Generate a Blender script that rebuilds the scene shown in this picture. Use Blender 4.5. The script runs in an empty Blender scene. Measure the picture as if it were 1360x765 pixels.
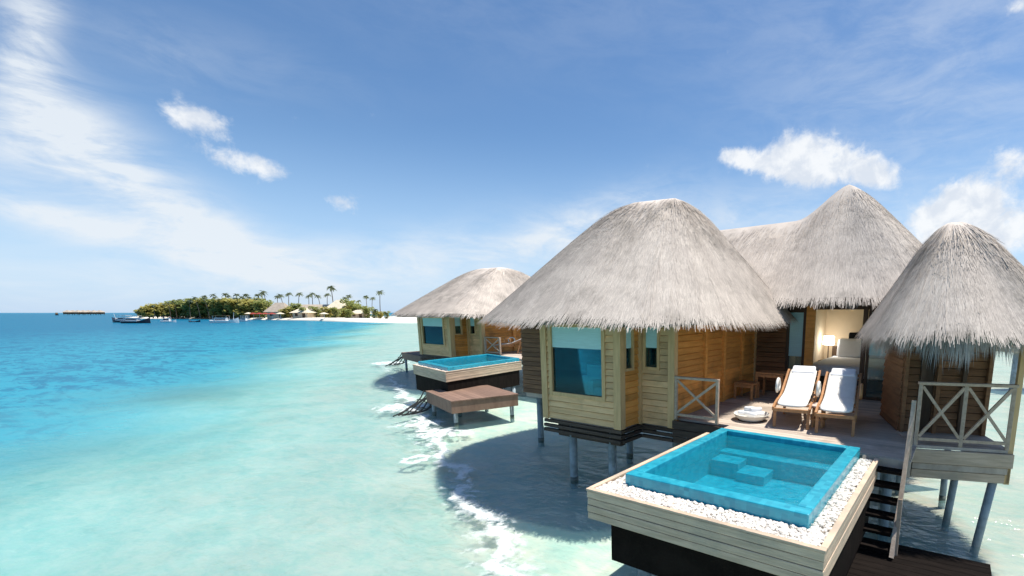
import bpy, math, random
from math import sin, cos, pi, radians as R
random.seed(7)
rnd = random.random
def uni(a, b): return a + (b - a) * rnd()
S = bpy.context.scene
COL = S.collection

# ------------------------------------------------------------------ camera
EYE = 3.65; CX = 860.; FH = 640.; PITCH = R(10); YAW = R(33.3)
FL = FH * cos(PITCH); CY = 415 + FH * sin(PITCH)
cd = bpy.data.cameras.new('camera'); cam = bpy.data.objects.new('camera', cd); COL.objects.link(cam)
cam.location = (0, 0, EYE); cam.rotation_euler = (pi / 2 - PITCH, 0, YAW)
cd.sensor_width = 36; cd.lens = FL / 1360 * 36
cd.shift_x = -(CX - 680) / 1360; cd.shift_y = (CY - 382.5) / 1360
cd.clip_start = 0.1; cd.clip_end = 20000
S.camera = cam

# ------------------------------------------------------------------ light
SUN_EL, SUN_AZ = R(71), R(44)                    # azimuth from +X towards +Y
SD = (cos(SUN_EL) * cos(SUN_AZ), cos(SUN_EL) * sin(SUN_AZ), sin(SUN_EL))
sl = bpy.data.lights.new('sun', 'SUN'); sl.energy = 4.5; sl.angle = R(0.53); sl.color = (1, .95, .87)
so = bpy.data.objects.new('sun', sl); COL.objects.link(so)
so.rotation_euler = (pi / 2 - SUN_EL, 0, SUN_AZ + pi / 2)
so.location = (40, 20, 80)
S.view_settings.view_transform = 'Standard'; S.view_settings.look = 'None'
S.view_settings.exposure = 0.5; S.view_settings.gamma = 1
S.cycles.use_denoising = True
S.cycles.max_bounces = 10; S.cycles.transparent_max_bounces = 16
S.cycles.caustics_reflective = False; S.cycles.caustics_refractive = False

# ------------------------------------------------------------------ node helpers
class NT:
    def __init__(s, t): s.t = t
    def n(s, typ, inp=None, **kw):
        nd = s.t.nodes.new(typ)
        for k, v in kw.items(): setattr(nd, k, v)
        for k, v in (inp or {}).items():
            if hasattr(v, 'links') or isinstance(v, bpy.types.NodeSocket): s.t.links.new(v, nd.inputs[k])
            else: nd.inputs[k].default_value = v
        return nd
    def m(s, op, a, b=0.0, c=None, clamp=False):
        d = {0: a, 1: b}
        if c is not None: d[2] = c
        return s.n('ShaderNodeMath', d, operation=op, use_clamp=clamp).outputs[0]
    def vm(s, op, a, b=(0, 0, 0)):
        nd = s.n('ShaderNodeVectorMath', {0: a, 1: b}, operation=op)
        return nd.outputs['Value'] if op in ('DOT_PRODUCT', 'LENGTH') else nd.outputs[0]
    def noise(s, vec, scale, det=3, rough=.55, dist=0):
        return s.n('ShaderNodeTexNoise', {'Vector': vec, 'Scale': scale, 'Detail': det, 'Roughness': rough, 'Distortion': dist}).outputs[0]
    def mix(s, f, a, b, mode='MIX'):
        nd = s.n('ShaderNodeMix', data_type='RGBA', blend_type=mode)
        for i, v in ((0, f), (6, a), (7, b)):
            if isinstance(v, bpy.types.NodeSocket): s.t.links.new(v, nd.inputs[i])
            else: nd.inputs[i].default_value = v if i == 0 else (*v, 1)[:4]
        return nd.outputs[2]
    def sstep(s, v, a, b, lo=0., hi=1.):
        nd = s.n('ShaderNodeMapRange', {0: v, 1: a, 2: b, 3: lo, 4: hi}, interpolation_type='SMOOTHSTEP')
        return nd.outputs[0]
    def mapping(s, vec, loc=(0, 0, 0), rot=(0, 0, 0), sc=(1, 1, 1), typ='POINT'):
        return s.n('ShaderNodeMapping', {0: vec, 1: loc, 2: rot, 3: sc}, vector_type=typ).outputs[0]

# ------------------------------------------------------------------ pixel helpers (photo 1360 x 765)
FW = (-sin(YAW) * cos(PITCH), cos(YAW) * cos(PITCH), -sin(PITCH)); RT = (cos(YAW), sin(YAW), 0)
UP = (RT[1] * FW[2] - RT[2] * FW[1], RT[2] * FW[0] - RT[0] * FW[2], RT[0] * FW[1] - RT[1] * FW[0])
def ray(px, py):
    a, b = (px - CX) / FL, -(py - CY) / FL
    return [FW[i] + a * RT[i] + b * UP[i] for i in range(3)]
def P(px, py, z):                                 # point at height z seen at a pixel
    r = ray(px, py); t = (z - EYE) / r[2]
    return (r[0] * t, r[1] * t, z)
def D(px, d, z=0.):                               # point at forward distance d under pixel column px
    lat = (px - CX) / FH * d
    return (lat * cos(YAW) - d * sin(YAW), lat * sin(YAW) + d * cos(YAW), z)
def azel(px, py):
    r = ray(px, py); l = math.sqrt(sum(c * c for c in r))
    return math.atan2(r[0], r[1]), math.asin(r[2] / l)

# ------------------------------------------------------------------ world: sky and clouds
W = bpy.data.worlds.new('World'); S.world = W; W.use_nodes = True
wt = NT(W.node_tree); W.node_tree.nodes.clear()
sky = wt.n('ShaderNodeTexSky', sky_type='NISHITA', sun_disc=False, sun_elevation=SUN_EL, sun_rotation=pi / 2 - SUN_AZ,
           altitude=0, air_density=1.0, dust_density=.5, ozone_density=3.2)
tc = wt.n('ShaderNodeTexCoord')
dirv = wt.vm('NORMALIZE', tc.outputs['Generated'])
sx = wt.n('ShaderNodeSeparateXYZ', {0: dirv})
az = wt.m('ARCTAN2', sx.outputs[0], sx.outputs[1]); el = wt.m('ARCSINE', sx.outputs[2])
ae = wt.n('ShaderNodeCombineXYZ', {0: az, 1: el, 2: 0.}).outputs[0]
def blobs(lst):
    tot = None
    for (px, py, rx, ry, rot, w) in lst:
        a0, e0 = azel(px, py); a1, _ = azel(px + 5, py); _, e1 = azel(px, py - 5)
        kx, ky = (a1 - a0) / 5, (e1 - e0) / 5
        q = wt.mapping(ae, (a0, e0, 0), (0, 0, R(-rot)), (rx * (kx * cos(R(rot)) ** 2 + ky * sin(R(rot)) ** 2), ry * (ky * cos(R(rot)) ** 2 + kx * sin(R(rot)) ** 2), 1), 'TEXTURE')
        g = wt.m('MULTIPLY', wt.m('EXPONENT', wt.m('MULTIPLY', wt.vm('DOT_PRODUCT', q, q), -1.)), w)
        tot = g if tot is None else wt.m('ADD', tot, g)
    return tot
cirr = blobs([(30, 50, 40, 80, 10, .8), (60, 150, 120, 60, 28, 1.1), (0, 205, 120, 40, 0, .55), (190, 255, 120, 42, 33, .85), (300, 320, 130, 40, 28, .75),
              (150, 300, 150, 22, 8, .4), (60, 285, 110, 22, 14, .6), (180, 325, 130, 20, 14, .55), (420, 355, 170, 32, 5, .6), (600, 340, 190, 34, -8, .85), (780, 300, 110, 26, -22, .75), (900, 290, 160, 30, 0, .4),
              (160, 380, 380, 42, 0, .55), (200, 80, 120, 35, 5, .18), (60, 20, 30, 70, 12, .4), (300, 70, 200, 40, 4, .12), (1270, 80, 300, 190, 0, .34), (1150, 300, 260, 60, 0, .3), (700, 0, 420, 110, 0, .10)])
nz1 = wt.noise(wt.mapping(ae, rot=(0, 0, R(25)), sc=(3.0, 9.5, 1)), 2.2, 7, .62, .5)
nz2 = wt.noise(wt.mapping(ae, rot=(0, 0, R(38)), sc=(1.6, 4.5, 1)), 4.0, 8, .66, .8)
nzc = wt.sstep(wt.m('ADD', wt.m('MULTIPLY', nz1, .5), wt.m('MULTIPLY', nz2, .5)), .34, .66)
ca = wt.m('MINIMUM', wt.m('MULTIPLY', cirr, wt.m('MULTIPLY_ADD', nzc, .85, .12)), .9)
cum = blobs([(1050, 206, 40, 32, 0, .95), (1110, 210, 56, 32, 10, 1.), (1165, 232, 32, 22, 20, .9), (1000, 214, 34, 18, 8, .75), (1085, 236, 70, 15, 8, .5), (972, 208, 18, 12, 0, .55),
             (1300, 275, 55, 34, -10, .95), (1345, 315, 70, 40, 0, .95), (1235, 296, 40, 32, 0, .95), (1275, 250, 30, 20, 0, .6), (1345, 212, 36, 26, 30, .9), (1355, 8, 30, 16, 20, .7), (1260, 330, 60, 25, 0, .7),
             (248, 158, 38, 24, 6, .9), (295, 160, 36, 16, 4, .62), (318, 214, 50, 20, 6, .82), (365, 222, 26, 14, 0, .6), (450, 268, 36, 16, 12, .62), (820, 290, 70, 10, -25, .42), (925, 275, 60, 10, 10, .42), (960, 295, 40, 10, 0, .35)])
nz3 = wt.m('ADD', wt.m('MULTIPLY', wt.noise(ae, 15.0, 8, .62, .35), .62), wt.m('MULTIPLY', wt.noise(ae, 42.0, 6, .65, .3), .38))
cf = wt.m('ADD', cum, wt.m('MULTIPLY_ADD', nz3, 2.6, -1.34))
cb = wt.m('MULTIPLY', wt.sstep(cf, .3, 1.0), .94)
hs = wt.n('ShaderNodeHueSaturation', {'Hue': .5, 'Saturation': 1.15, 'Value': 1.0, 'Color': sky.outputs[0]})
skyc = wt.mix(wt.sstep(el, -.02, .34, .75, 0), hs.outputs[0], (3.6, 5.2, 7.4))
c1 = wt.mix(ca, skyc, (5.9, 6.3, 6.7))
c2 = wt.mix(cb, c1, wt.mix(wt.sstep(wt.noise(wt.mapping(ae, (0, .012, 0)), 22., 6, .6, .3), .38, .62), (5.3, 5.7, 6.3), (6.8, 6.95, 7.1)))
SKY_STRENGTH = .1
bg = wt.n('ShaderNodeBackground', {0: c2, 1: SKY_STRENGTH})
wt.t.links.new(bg.outputs[0], wt.n('ShaderNodeOutputWorld').inputs[0])

# ------------------------------------------------------------------ materials
def newmat(name):
    m = bpy.data.materials.new(name); m.use_nodes = True; m.node_tree.nodes.clear()
    return m, NT(m.node_tree)
def fin(t, sh):
    t.t.links.new(sh, t.n('ShaderNodeOutputMaterial').inputs[0])
def mat(name, a, b, rough=.6, sc=(1, 1, 1), scale=4, det=4, island=.0, bump=.0, bscale=30, spec=.3, stain=None, stain_s=1.2, coat=0):
    m, t = newmat(name)
    co = t.n('ShaderNodeTexCoord').outputs['Object']
    v = t.mapping(co, sc=sc)
    n1 = t.noise(v, scale, det, .6)
    f = t.sstep(n1, .3, .7)
    c = t.mix(f, a, b)
    if stain:
        n2 = t.noise(co, stain_s, 5, .62)
        c = t.mix(t.sstep(n2, .50, .70, 0, .85), c, stain)
    if island:
        ri = t.n('ShaderNodeNewGeometry').outputs['Random Per Island']
        k = t.m('MULTIPLY_ADD', ri, 2 * island, 1 - island)
        cc = t.n('ShaderNodeCombineXYZ', {0: k, 1: k, 2: k}).outputs[0]
        c = t.mix(1., c, cc, 'MULTIPLY')
    p = t.n('ShaderNodeBsdfPrincipled', {'Base Color': c, 'Roughness': rough, 'Specular IOR Level': spec, 'Coat Weight': coat})
    if bump:
        nb = t.noise(v, bscale, 3, .6)
        bn = t.n('ShaderNodeBump', {'Strength': bump, 'Distance': .02, 'Height': nb})
        t.t.links.new(bn.outputs[0], p.inputs['Normal'])
    fin(t, p.outputs[0]); return m
M = {}
M['thatch'] = mat('thatch', (.59, .52, .45), (.48, .42, .365), .85, scale=1.7, det=6, island=.19, spec=.05, stain=(.37, .325, .28), stain_s=1.3)
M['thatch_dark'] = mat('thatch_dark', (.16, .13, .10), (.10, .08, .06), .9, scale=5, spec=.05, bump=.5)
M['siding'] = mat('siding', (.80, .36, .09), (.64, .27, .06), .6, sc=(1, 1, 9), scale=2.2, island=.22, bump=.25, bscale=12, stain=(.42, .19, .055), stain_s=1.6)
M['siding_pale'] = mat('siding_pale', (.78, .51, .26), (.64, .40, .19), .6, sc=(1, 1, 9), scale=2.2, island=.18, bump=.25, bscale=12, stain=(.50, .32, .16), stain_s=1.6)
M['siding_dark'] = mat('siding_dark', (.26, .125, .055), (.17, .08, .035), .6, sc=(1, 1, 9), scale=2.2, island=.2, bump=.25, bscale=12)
M['trim'] = mat('trim', (.68, .45, .22), (.55, .35, .16), .55, sc=(5, 5, .6), scale=3, bump=.15)
M['trim_dark'] = mat('trim_dark', (.10, .06, .035), (.06, .035, .02), .55, sc=(5, 5, .6), scale=3, bump=.15)
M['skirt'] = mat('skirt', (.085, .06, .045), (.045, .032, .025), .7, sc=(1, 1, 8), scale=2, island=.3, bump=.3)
M['deck'] = mat('deck', (.56, .47, .385), (.43, .35, .28), .65, sc=(1, 8, 1), scale=2.5, island=.2, bump=.25, bscale=14, stain=(.34, .27, .21), stain_s=1.3)
M['grey_wood'] = mat('grey_wood', (.66, .50, .36), (.48, .36, .255), .7, sc=(1, 1, 10), scale=2.2, island=.14, bump=.35, bscale=12, stain=(.40, .33, .25), stain_s=1.4)
M['rail'] = mat('rail', (.55, .42, .31), (.42, .31, .22), .7, sc=(4, 4, 4), scale=4, bump=.3)
M['teak'] = mat('teak', (.50, .26, .115), (.38, .18, .075), .5, sc=(6, 1, 6), scale=3, island=.1, bump=.12)
M['black_and_shaded_wood'] = mat('black_and_shaded_wood', (.016, .012, .010), (.008, .006, .005), .8, sc=(1, 8, 1), scale=2.5, island=.3, bump=.3, spec=.05)  # near-black carries the low platform's shade; plain black on plinth and treads
M['brown_deck'] = mat('brown_deck', (.26, .165, .12), (.19, .115, .08), .7, sc=(8, 1, 1), scale=2.2, island=.18, bump=.3)
M['concrete'] = mat('concrete', (.36, .42, .45), (.26, .31, .33), .8, scale=5, bump=.3, stain=(.20, .23, .22), stain_s=2.5)
M['concrete_wet'] = mat('concrete_wet', (.17, .19, .17), (.11, .13, .11), .5, scale=8, bump=.5)
M['cushion'] = mat('cushion', (.82, .79, .72), (.76, .73, .66), .9, scale=8, bump=.15, bscale=90, spec=.1)
M['linen'] = mat('linen', (.86, .86, .86), (.80, .80, .81), .9, scale=3, bump=.35, bscale=5, spec=.1)
M['black_cloth'] = mat('black_cloth', (.02, .02, .02), (.012, .012, .012), .9, scale=30, bump=.3)
M['plaster'] = mat('plaster', (.80, .66, .46), (.75, .61, .42), .85, scale=2, bump=.1, bscale=40)
M['blind'] = mat('blind', (.52, .78, .76), (.46, .70, .68), .8, sc=(1, 1, 14), scale=4, bump=.2)
M['pebble'] = mat('pebble', (.80, .76, .69), (.66, .61, .54), .55, scale=9, island=.34)
M['ceramic'] = mat('ceramic', (.80, .76, .68), (.72, .68, .60), .35, scale=6, bump=.05)
M['stone_top'] = mat('stone_top', (.66, .53, .45), (.60, .47, .40), .4, scale=12)
M['dark_strand'] = mat('dark_strand', (.05, .05, .05), (.03, .03, .03), .9, scale=60, bump=.4)
M['red_cloth'] = mat('red_cloth', (.30, .05, .035), (.24, .04, .03), .85, scale=9)
M['white_paint'] = mat('white_paint', (.80, .80, .78), (.72, .73, .72), .4, scale=3)
M['navy_paint'] = mat('navy_paint', (.02, .03, .05), (.015, .02, .03), .4, scale=3)
M['boat_wood'] = mat('boat_wood', (.36, .22, .10), (.25, .15, .07), .6, scale=3)
def leaf_mat(name, a, b, tr):
    m = mat(name, a, b, .6, scale=.3, island=.35); t = NT(m.node_tree)
    p = next(n for n in m.node_tree.nodes if n.type == 'BSDF_PRINCIPLED'); out = next(n for n in m.node_tree.nodes if n.type == 'OUTPUT_MATERIAL')
    tl = t.n('ShaderNodeBsdfTranslucent', {0: (*tr, 1)})
    mx = t.n('ShaderNodeMixShader', {0: .4, 1: p.outputs[0], 2: tl.outputs[0]}); t.t.links.new(mx.outputs[0], out.inputs[0]); return m
M['sand'] = mat('sand', (.80, .75, .64), (.72, .67, .56), .95, scale=.05, det=6, spec=.1)
M['palm_trunk'] = mat('palm_trunk', (.20, .16, .12), (.13, .10, .075), .9, scale=2)
M['palm_leaf'] = leaf_mat('palm_leaf', (.14, .17, .11), (.10, .13, .085), (.2, .24, .13))
M['leaf_olive'] = leaf_mat('leaf_olive', (.42, .37, .11), (.27, .26, .08), (.55, .5, .15))
M['leaf_green'] = leaf_mat('leaf_green', (.32, .34, .12), (.20, .23, .085), (.42, .45, .14))
M['far_roof'] = mat('far_roof', (.46, .39, .31), (.36, .30, .24), .9, scale=.8)
M['far_roof_pale'] = mat('far_roof_pale', (.70, .62, .47), (.60, .52, .39), .9, scale=.8)
M['far_wall'] = mat('far_wall', (.62, .50, .36), (.52, .42, .30), .85, scale=.6)
M['tile'] = None

def tile_mat(name, a, b, sc):
    m, t = newmat(name)
    co = t.n('ShaderNodeTexCoord').outputs['Object']
    cell = t.vm('FLOOR', t.vm('ADD', t.vm('MULTIPLY', co, (sc, sc, sc)), (.371, .371, .371)))
    wn = t.n('ShaderNodeTexWhiteNoise', {'Vector': cell}).outputs[0]
    col = t.mix(wn, a, b)
    n = t.noise(co, 2.5, 4)
    c = t.mix(t.sstep(n, .3, .75, 0, .2), col, (a[0] * .6, a[1] * .75, a[2] * .85))
    fin(t, t.n('ShaderNodeBsdfPrincipled', {'Base Color': c, 'Roughness': .25, 'Specular IOR Level': .5}).outputs[0]); return m
M['tile'] = tile_mat('pool_tile', (.010, .26, .365), (.03, .385, .49), 16)

def glass_mat(name, tint, body, bodyf, ior=1.3):
    m, t = newmat(name)
    fr = t.n('ShaderNodeFresnel', {'IOR': ior})
    tr = t.n('ShaderNodeBsdfTransparent', {0: (*tint, 1)})
    df = t.n('ShaderNodeBsdfDiffuse', {0: (*body, 1)})
    gl = t.n('ShaderNodeBsdfGlossy', {0: (.9, .97, 1, 1), 'Roughness': .02})
    a = t.n('ShaderNodeMixShader', {0: bodyf, 1: tr.outputs[0], 2: df.outputs[0]})
    b = t.n('ShaderNodeMixShader', {0: t.m('MULTIPLY_ADD', fr.outputs[0], 1., .02), 1: a.outputs[0], 2: gl.outputs[0]})
    fin(t, b.outputs[0]); return m
M['glass'] = glass_mat('tinted_glass', (.55, .87, .90), (.02, .16, .19), .06, 1.5)
M['glass_clear'] = glass_mat('clear_glass', (.86, .95, .95), (.30, .48, .46), .10)

def lamp_mat():
    m, t = newmat('added_glow_shade')
    p = t.n('ShaderNodeBsdfPrincipled', {'Base Color': (.85, .8, .7, 1), 'Roughness': .8, 'Emission Color': (1, .97, .93, 1), 'Emission Strength': 7.0})  # emission added to the shade to brighten the bedroom
    fin(t, p.outputs[0]); return m
M['added_glow_shade'] = lamp_mat()

# sea: tinted surface over a sand bed; the body colour thickens with depth
LN = (-.505, -.863); L0 = (-23., .8)              # edge of the deep water (normal points to the deep side)
QN = (.418, .908); Q0 = (-4.8, 4.2)               # line of small breakers along the sandbank
def s_deep(x, y): return (x - L0[0]) * LN[0] + (y - L0[1]) * LN[1]
def q_bank(x, y): return (x - Q0[0]) * QN[0] + (y - Q0[1]) * QN[1]
FOAM_SPOTS = [(*P(538, 540, 0)[:2], 1.9), (*P(560, 562, 0)[:2], 1.3), (*P(575, 575, 0)[:2], 1.2), (*P(518, 482, 0)[:2], 2.4), (*P(610, 575, 0)[:2], .8), (*P(553, 610, 0)[:2], .7)]
def water_mat():
    m, t = newmat('sea_water')
    pos = t.n('ShaderNodeNewGeometry').outputs['Position']
    sp = t.n('ShaderNodeSeparateXYZ', {0: pos})
    x, y = sp.outputs[0], sp.outputs[1]
    wob = t.noise(pos, .05, 4, .6)
    wob2 = t.noise(pos, .35, 4, .6)
    s = t.m('ADD', t.m('MULTIPLY', t.m('SUBTRACT', x, L0[0]), LN[0]), t.m('MULTIPLY', t.m('SUBTRACT', y, L0[1]), LN[1]))
    s = t.m('ADD', s, t.m('MULTIPLY_ADD', wob, 18, -9))
    q = t.m('ADD', t.m('MULTIPLY', t.m('SUBTRACT', x, Q0[0]), QN[0]), t.m('MULTIPLY', t.m('SUBTRACT', y, Q0[1]), QN[1]))
    deep = t.sstep(s, -9, 5)
    deep2 = t.sstep(s, 3, 60)
    rip = t.noise(t.mapping(pos, rot=(0, 0, R(-35)), sc=(.35, 1., 1)), .55, 5, .65, .6)
    body = t.mix(deep2, (.022, .27, .37), (.004, .14, .245))
    rip2 = t.noise(t.mapping(pos, rot=(0, 0, R(-35)), sc=(.4, 1., 1)), 1.7, 6, .66, .8)
    rr = t.m('MAXIMUM', t.m('MULTIPLY', t.sstep(rip, .49, .62), .75), t.m('MULTIPLY', t.sstep(rip2, .47, .62), .75))
    body = t.mix(t.m('MULTIPLY', rr, deep), body, (.006, .115, .22))
    q2 = t.m('ADD', q, t.m('MULTIPLY_ADD', wob2, 2.4, -1.2))
    bank = t.m('MULTIPLY', t.sstep(q2, -2.0, 1.6), t.m('MULTIPLY', t.sstep(x, -24, -13), t.sstep(x, 0., -3.5)))
    tint = t.mix(bank, t.mix(t.sstep(s, -26, -3), (.925, .925, .905), (.78, .91, .925)), (.90, .965, .955))
    tint = t.mix(deep, tint, (.52, .93, .985))
    opac = t.m('MULTIPLY', t.m('POWER', deep, 1.3), .9)
    opac = t.m('MAXIMUM', opac, t.m('MULTIPLY_ADD', bank, -.07, .16))
    body = t.mix(t.m('POWER', deep, 1.6), t.mix(deep, (.26, .52, .54), (.12, .60, .68)), body)
    wv = t.m('ADD', t.m('MULTIPLY', t.noise(t.mapping(pos, rot=(0, 0, R(-30)), sc=(.45, 1, 1)), 1.0, 6, .66, .7), .6), t.m('MULTIPLY', t.noise(t.mapping(pos, rot=(0, 0, R(-20)), sc=(.5, 1, 1)), 4.2, 4, .6, .9), .4))
    tint = t.mix(t.sstep(wv, .42, .60, 0, .9), tint, t.mix(1., tint, (.76, .925, .935), 'MULTIPLY'))
    tr = t.n('ShaderNodeBsdfTransparent', {0: tint})
    df = t.n('ShaderNodeBsdfDiffuse', {0: body})
    a = t.n('ShaderNodeMixShader', {0: opac, 1: tr.outputs[0], 2: df.outputs[0]})
    # foam
    wq = t.m('ADD', q, t.m('MULTIPLY_ADD', t.noise(pos, .55, 3, .6), 2.2, -1.1))
    band = t.m('MULTIPLY', t.sstep(wq, -1.9, -.1), t.sstep(wq, .9, .1))
    fade = t.m('MULTIPLY', t.sstep(x, -3.6, -5.6), t.sstep(x, -44, -14))
    fn = t.noise(pos, 3.2, 7, .68, .5)
    wl = t.m('ADD', q, t.m('MULTIPLY_ADD', t.noise(pos, .8, 5, .6), 2.0, -1.0))
    line = t.m('MULTIPLY', t.m('MULTIPLY', t.sstep(wl, -.22, -.02), t.sstep(wl, .26, .04)), t.sstep(fn, .36, .5))
    fo = t.m('MULTIPLY', t.sstep(t.m('ADD', fn, t.m('MULTIPLY_ADD', band, .42, -.42)), .45, .62), t.m('MULTIPLY', band, fade))
    fo = t.m('MAXIMUM', t.m('MULTIPLY', fo, .55), t.m('MULTIPLY', line, fade))
    vo = t.n('ShaderNodeTexVoronoi', {'Vector': t.mapping(pos, sc=(1, 1, 1)), 'Scale': 1.1}, feature='DISTANCE_TO_EDGE').outputs[0]
    bl = None
    for (fx, fy, fr_) in FOAM_SPOTS:
        d_ = t.vm('LENGTH', t.vm('SUBTRACT', pos, (fx, fy, 0)))
        g_ = t.sstep(d_, fr_, fr_ * .3)
        bl = g_ if bl is None else t.m('MAXIMUM', bl, g_)
    fo = t.m('MAXIMUM', fo, t.m('MULTIPLY', bl, t.sstep(t.m('ADD', fn, t.m('MULTIPLY_ADD', bl, .26, -.2)), .46, .60)))
    foam = t.n('ShaderNodeBsdfDiffuse', {0: (.86, .90, .88, 1)})
    a2 = t.n('ShaderNodeMixShader', {0: t.m('MULTIPLY', fo, .8), 1: a.outputs[0], 2: foam.outputs[0]})
    h1 = t.noise(t.mapping(pos, rot=(0, 0, R(-30)), sc=(.5, 1, 1)), 1.3, 4, .6, .4)
    h2 = t.noise(pos, 5.0, 3, .6)
    h = t.m('ADD', h1, t.m('MULTIPLY', h2, .25))
    bn = t.n('ShaderNodeBump', {'Strength': .8, 'Distance': .25, 'Height': h})
    fr = t.n('ShaderNodeFresnel', {'IOR': 1.33, 'Normal': bn.outputs[0]})
    gl = t.n('ShaderNodeBsdfGlossy', {0: (1, 1, 1, 1), 'Roughness': .12, 'Normal': bn.outputs[0]})
    fac = t.m('MINIMUM', t.m('MULTIPLY', fr.outputs[0], .75), .16)
    b = t.n('ShaderNodeMixShader', {0: fac, 1: a2.outputs[0], 2: gl.outputs[0]})
    fin(t, b.outputs[0]); return m
def bed_mat():
    m, t = newmat('sea_bed')
    pos = t.n('ShaderNodeNewGeometry').outputs['Position']
    n1 = t.noise(pos, .22, 6, .62); n2 = t.noise(t.mapping(pos, rot=(0, 0, R(-28)), sc=(.5, 1, 1)), 1.6, 4, .6, .8)
    vo = t.n('ShaderNodeTexVoronoi', {'Vector': t.vm('ADD', pos, t.n('ShaderNodeTexNoise', {'Vector': pos, 'Scale': .8}).outputs[1]), 'Scale': .8}, feature='SMOOTH_F1').outputs[0]
    c = t.mix(t.sstep(n1, .35, .7), (.62, .555, .455), (.54, .50, .41))
    c = t.mix(t.sstep(n2, .42, .66, 0, .5), c, (.50, .52, .42))
    c = t.mix(t.sstep(vo, .15, .75, .0, .2), c, (.86, .82, .68))
    sp = t.n('ShaderNodeSeparateXYZ', {0: pos})
    q = t.m('ADD', t.m('MULTIPLY', t.m('SUBTRACT', sp.outputs[0], Q0[0]), QN[0]), t.m('MULTIPLY', t.m('SUBTRACT', sp.outputs[1], Q0[1]), QN[1]))
    dry = t.m('MULTIPLY', t.sstep(q, -.5, 1.5), t.m('MULTIPLY', t.sstep(sp.outputs[0], -24, -15), t.sstep(sp.outputs[0], -1., -4.)))
    c = t.mix(t.m('MULTIPLY', dry, .75), c, (.84, .79, .66))
    n3 = t.noise(pos, .9, 7, .7, .6)
    c = t.mix(t.sstep(n3, .57, .70, 0, .55), c, (.38, .44, .36))
    fin(t, t.n('ShaderNodeBsdfPrincipled', {'Base Color': c, 'Roughness': .95, 'Specular IOR Level': .0}).outputs[0]); return m
M['sea'] = water_mat(); M['bed'] = bed_mat()
def pool_water():
    m, t = newmat('pool_water')
    co = t.n('ShaderNodeTexCoord').outputs['Object']
    h = t.noise(co, 7, 4, .6, .6)
    bn = t.n('ShaderNodeBump', {'Strength': .35, 'Distance': .1, 'Height': h})
    fr = t.n('ShaderNodeFresnel', {'IOR': 1.33, 'Normal': bn.outputs[0]})
    tr = t.n('ShaderNodeBsdfTransparent', {0: (.74, .94, .98, 1)})
    gl = t.n('ShaderNodeBsdfGlossy', {'Roughness': .09, 'Normal': bn.outputs[0]})
    df = t.n('ShaderNodeBsdfDiffuse', {0: (.02, .42, .56, 1)})
    tr = t.n('ShaderNodeMixShader', {0: .22, 1: tr.outputs[0], 2: df.outputs[0]})
    b = t.n('ShaderNodeMixShader', {0: t.m('MULTIPLY', fr.outputs[0], .85), 1: tr.outputs[0], 2: gl.outputs[0]})
    fin(t, b.outputs[0]); return m
M['pool_water'] = pool_water()

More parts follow.
